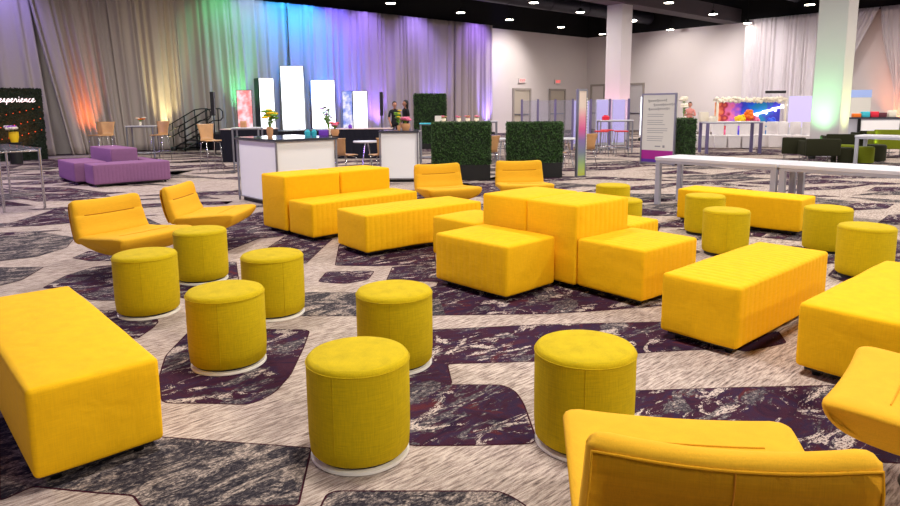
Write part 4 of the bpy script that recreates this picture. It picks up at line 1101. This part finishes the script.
def blob(label, u, y, z, r, m):
    bm = bmesh.new(); rn = random.Random(int(r*1000)+int(z*100)); ball(bm, (0, 0, 0), r*.75, 1, 10, 8)
    for k in range(16):
        d = Vector([rn.uniform(-1, 1) for _ in range(3)]).normalized()*r*.7; ball(bm, tuple(d), r*.35, 1, 7, 5)
    return tag(link('paper_flower', bm, M[m], smooth='all', loc=(u, y, z)), label, 'paper flower', 'big bright paper flowers at the booth')
for (u, v, mn, r, lb) in ((10.56, 1.00, 'fyellow', .2, 'big yellow paper flower, leftmost at the booth'), (10.88, 1.15, 'forange', .2, 'big orange paper flower above the red one'), (10.76, 0.96, 'fred', .2, 'big red paper flower between orange and pink ones'), (11.10, 0.96, 'fpink', .18, 'big hot pink paper flower right of the red one'), (12.66, 0.83, 'fblue', .2, 'big blue paper flower at the foot of the blue backdrop')):
    blob(lb, u, 24.0 if mn != 'fblue' else 26, v, r, mn)
# counter the paper flowers stand on
frame_table('display_table', 'long white table under the bright paper flowers', 10.12, 24.0, -3, 2.2, .6, .86, .05, M['tablewhite'], M['tablewhite'], .05, .05, 'white display tables by the booth')
frame_table('display_table', 'white table below the blue end of the booth', 12.25, 25.7, -6, 1.9, .5, .62, .05, M['tablewhite'], M['tablewhite'], .05, .05, 'white display tables by the booth')
lit_panel('large pale lilac screen at the right end of the booth', 14.86, 15.87, 29, .5, 1.85, 'screenlilac')
def white_chair(x, y, rz, label):
    t = thing('banquet_chair', label, 'chair', (x, y, 0), rz, 'white covered chairs below the booth')
    sb = bmesh.new(); n = 20
    link('seat', BOX(-.21, .21, -.2, .22, .4, .47, .02, 2), M['whitecloth'], t, smooth=True)
    link('backrest', BOX(-.2, .2, -.24, -.19, .42, .92, .02, 2), M['whitecloth'], t, smooth=True)
    link('skirt', BOX(-.2, .2, -.19, .21, .03, .4, .01, 1), M['whitecloth'], t)
WC = [(696, 23.6), (709, 23.4), (722, 23.2), (736, 23.1), (750, 23.0), (764, 23.4), (777, 23.2), (790, 23.0), (802, 22.8), (814, 22.5)]
GWC = ('leftmost', 'second from left', 'third from left', 'fourth from left', 'fifth from left', 'fifth from right', 'fourth from right', 'third from right', 'second from right', 'rightmost')
for (u, y), nm in zip(WC, GWC): white_chair((u-450)/655.7*.988*y, y, R(170+u % 7*4), 'white covered chair in the row below the booth, %s of ten' % nm)

# ------------------------------------------------------------------ dark armchairs and green stools at the right
def club(label, x, y, rz, w, m, h=.68, group='boxy velvet armchairs behind the green column'):
    t = thing('club_chair', label, 'armchair', (x, y, 0), rz, group)
    link('seat', BOX(-w/2+.08, w/2-.08, -.24, .34, .26, .42, .03, 3), M[m], t, smooth=True)
    link('backrest', BOX(-w/2, w/2, -.36, -.24, .25, h, .03, 3), M[m], t, smooth=True)
    for s in (-1, 1): link('armrest', BOX(s*(w/2-.05)-.05, s*(w/2-.05)+.05, -.24, .34, .25, h-.06, .03, 3), M[m], t, smooth=True)
    for sx in (-1, 1):
        for sy in (-.3, .3): link('leg', TUBE([(sx*(w/2-.06), sy, .26), (sx*(w/2-.06), sy, 0)], .012, 6), M['chrome'], t)
club('small dark green armchair, leftmost left of the green column foot', 9.13, 17.4, R(-30), .55, 'darkgreen')
club('wide dark green armchair seen from behind before the green column', 9.38, 16.7, R(-10), .8, 'darkgreen')
club('dark green armchair directly right of the green column foot', 10.81, 18.25, R(-15), .8, 'darkgreen', .72)
club('dark green armchair behind the far right white table', 12.62, 19.7, R(-10), .9, 'darkgreen', .74)
club('bright olive armchair cut by the far right edge', 12.62, 18.9, R(-15), .95, 'green', .8)
def gstool(label, x, y, m, r=.24, h=.45):
    t = thing('round_stool', label, 'stool', (x, y, 0), 0, 'velvet drum stools by the armchairs')
    link('upholstery', lathe(bmesh.new(), [(0, .03), (r, .03), (r, h-.03), (r-.03, h), (0, h+.005)], 32), M[m], t, smooth=True)
    link('base_disc', lathe(bmesh.new(), [(0, 0), (r-.03, 0), (r-.03, .03), (0, .03)], 24), M['black'], t)
gstool('dark green drum stool left of the far white table leg', 10.15, 16.95, 'darkgreen', .25, .42)
gstool('lime drum stool behind the dark drum stool', 10.64, 17.6, 'green')
gstool('lime drum stool under the far right white table', 10.76, 17.0, 'green', .22, .44)
gstool('dark green drum stool beside the lime one under the white table', 11.44, 17.6, 'darkgreen')
# far right bar with goods, hanging screen
rb_ = thing('display_counter', 'dark-topped display counter with lit white front at the far right', 'counter', (14.36, 24.3, 0), R(-8))
link('counter_top', BOX(0, 2.6, -.3, .3, .98, 1.03), M['bartop'], rb_); link('front_panel', BOX(.62, 1.9, -.28, -.24, .1, .92), M['barwhite'], rb_); link('body', BOX(.05, 2.55, -.24, .28, 0, .98), M['tablegrey'], rb_)
for x in (.55, 1.98): link('post', BOX(x-.04, x+.04, -.3, -.24, 0, .98), M['blackmetal'], rb_)
for (x, m, s, lb) in (((.55), 'forange', .2, 'small orange box, leftmost on the far right counter'), (.85, 'teal', .3, 'blue-green box on the far right counter'), (1.15, 'fred', .3, 'red box on the far right counter'), (1.42, 'maroon', .24, 'maroon box on the far right counter'), (1.75, 'cream', .34, 'white box, rightmost on the far right counter')):
    a = R(-8); boxitem('display_box', lb, 'box', 14.36+x*math.cos(a), 24.3+x*math.sin(a), 1.03, .26, .2, s*.68, m, a, 'boxes on the far right counter')
hs = thing('hanging_screen', 'pale projection screen with blue top at the right of the green column', 'screen', (17.35, 29, 0), R(-8))
link('screen_sheet', BOX(0, 18.36-17.35, 0, .03, .9, 1.85), M['screenlilac'] if False else M['paper'], hs)
link('blue_header', BOX(0, 18.36-17.35, -.01, 0, 1.78, 2.1), M['screenblue'], hs)
for x in (0.02, 1.0): link('stand', BOX(x-.02, x+.02, .03, .07, 0, 2.1), M['steel'], hs)
# pot in front of green wall
vase('orange-lit pot with white and violet flowers before the green wall', -12.55, 19.0, .62, .3, .13, 'fyellow', (('cream', .12), ('fviolet', .1)), 9, .14, .16, 41)
pd = link('plinth', lathe(bmesh.new(), [(0, 0), (.16, 0), (.16, .6), (.2, .6), (.2, .62), (0, .62)], 20), M['black'], smooth=True, loc=(-12.55, 19.0, 0)); tag(pd, 'dark plinth under the flower pot before the green wall', 'plinth')

# ------------------------------------------------------------------ light
def area(x, y, z, size, power, rgb, rot=(0, 0, 0), spread=None, shape='DISK'):
    l = D.lights.new('lamp_light', 'AREA'); l.shape = shape; l.size = size; l.energy = power; l.color = rgb
    if spread: l.spread = R(spread)
    o = D.objects.new('lamp_light', l); C.objects.link(o); o.location = (x, y, z); o.rotation_euler = rot; return o
WARM = (1, .93, .86)
for a in range(5):
    for b in range(-1, 5):
        x, y = W(2.5+a*6.6+(3.2 if (a, b) == (3, 2) else 0), -3+b*5.4)
        area(x, y, HW-.1, .9, 205 if b < 2 else 175, WARM)
def spot(x, y, z, tx, ty, tz, power, rgb, ang=60, blend=.8, r=.15):
    l = D.lights.new('uplight_beam', 'SPOT'); l.energy = power; l.color = rgb; l.spot_size = R(ang); l.spot_blend = blend; l.shadow_soft_size = r
    o = D.objects.new('uplight_beam', l); C.objects.link(o); o.location = (x, y, z)
    o.rotation_euler = (Vector((tx, ty, tz))-Vector((x, y, z))).to_track_quat('-Z', 'Y').to_euler(); return o
def uplight(x, y, label, z=0):
    t = thing('uplight', label, 'uplight', (x, y, z), R(ANG), 'floor uplights')
    link('housing', lathe(bmesh.new(), [(0, 0), (.11, 0), (.12, .1), (.1, .14), (.09, .1), (0, .1)], 16), M['black'], t, smooth=True)
UP = [  # point along the wall, colour, power, aim height, cone, label
 ((-11.90,22.12), (1, .2, .03), 380, 1.6, 40, 'black floor uplight giving the orange glow on the drape'),
 ((-10.16,24.23), (1, .85, .35), 800, 3.0, 46, 'black floor uplight giving the yellow glow on the drape'),
 ((-8.17,26.29), (.12, 1, .35), 550, 4.6, 50, 'black floor uplight giving the green glow behind the pink screen'),
 ((-5.47,28.99), (.03, .25, 1), 1000, 4.4, 60, 'black floor uplight giving the blue glow behind the white screens'),
 ((-4.35,29.73), (.10, .10, 1), 700, 3.4, 60, 'black floor uplight giving the deep blue glow behind the pale screen'),
 ((-3.11,30.71), (.25, .12, 1), 900, 3.4, 60, 'black floor uplight giving the violet glow behind the people'),
 ((-0.46,33.10), (.22, .16, 1), 1000, 3.4, 65, 'black floor uplight giving the violet glow behind the back hedge'),
 ((2.35,35.63), (.25, .18, 1), 900, 3.0, 60, 'black floor uplight giving the violet glow beside the taupe drape'),
]
for k, ((x, y), c, pw_, tz, cn_, lb) in enumerate(UP):
    zb = .62 if k in (2, 3, 4) else 0
    if zb: x -= E2[0]*.12; y -= E2[1]*.12   # these stand on the stage deck
    uplight(x, y, lb, zb); n = (E2[0], E2[1]); spot(x, y, zb+.2, x+n[0]*.8, y+n[1]*.8, tz, pw_, c, cn_, 1)
# overhead colour washes grazing down the drapes
for (x, y), c, pw_, tz in (((-6.16,27.03), (.03, .38, 1), 700, 3.4), ((-5.18,27.91), (.02, .2, 1), 1500, 3.0), ((-8.06,25.32), (.15, 1, .4), 220, 3.0), ((-7.14,26.14), (.35, .6, 1), 300, 3.6), ((-4.21,28.78), (.15, .12, 1), 700, 3.0), ((-3.02,29.85), (.3, .2, 1), 500, 3), ((-0.83,31.83), (.35, .25, 1), 500, 3), ((2.23,34.58), (.35, .2, 1), 500, 3), ((-13.60,20.33), (.35, .3, 1), 420, 3)):
    spot(x, y, 6.6, x+E2[0]*1.3, y+E2[1]*1.3, tz, pw_, c, 95, 1)
# column washes: one uplight square to each visible face
for (cx, cy), c1, c2, p1, nm in ((CR, (.3, 1, .4), (.8, 1, .35), 380, 'green'), (CL, (1, .35, .6), (1, .35, .6), 230, 'pink')):
    for (nx, ny), cc, pp, sd in (((-E1[0], -E1[1]), c1, p1, 'left'), ((-E2[0], -E2[1]), c2, p1*.7, 'right')):
        x, y = cx+nx*1.25, cy+ny*1.25
        spot(x, y, .2, cx+nx*.39, cy+ny*.39, 1.9, pp, cc, 62, 1)
        uplight(x, y, 'black floor uplight at the %s face of the %s-lit column' % (sd, nm))
# orange glow at the right tied drape, wall washes
x, y = (19.46,29.07); uplight(x, y, 'black floor uplight giving the orange glow at the right edge drape'); spot(x, y, .15, x+.8, y+.7, 1.6, 260, (1, .25, .06), 70)
x, y = (12.97,32.24); spot(x, y, 5.6, x+3.2, y+2.6, 2.8, 480, (1, .95, .94), 90)
x, y = (14.97,30.01); spot(x, y, 5.6, x+3.2, y+2.6, 2.8, 60, (1, .95, .95), 95)
x, y = (5.09,35.27); spot(x, y, 5.6, x+E2[0]*3.2, y+E2[1]*3.2, 2.8, 600, (1, .93, .9), 95)
x, y = (10.17,35.35); spot(x, y, 5.6, x+3.2, y+2.6, 2.8, 450, (1, .93, .9), 95)
# green wall glow
spot(-12.6, 19.6, .3, -13.4, 20.1, 1.3, 60, (1, .25, .05), 90)

area(-15.5, 12, 5.5, 1.2, 420, (.42, .25, 1), (R(-25), R(-40), 0))
w = D.worlds.new('world'); bpy.context.scene.world = w; w.use_nodes = True
w.node_tree.nodes['Background'].inputs[0].default_value = (.9, .86, .88, 1); w.node_tree.nodes['Background'].inputs[1].default_value = .35
sc = bpy.context.scene
sc.view_settings.view_transform = 'Standard'; sc.view_settings.look = 'None'; sc.view_settings.gamma = 1; sc.view_settings.exposure = .18
sc.view_settings.use_curve_mapping = False
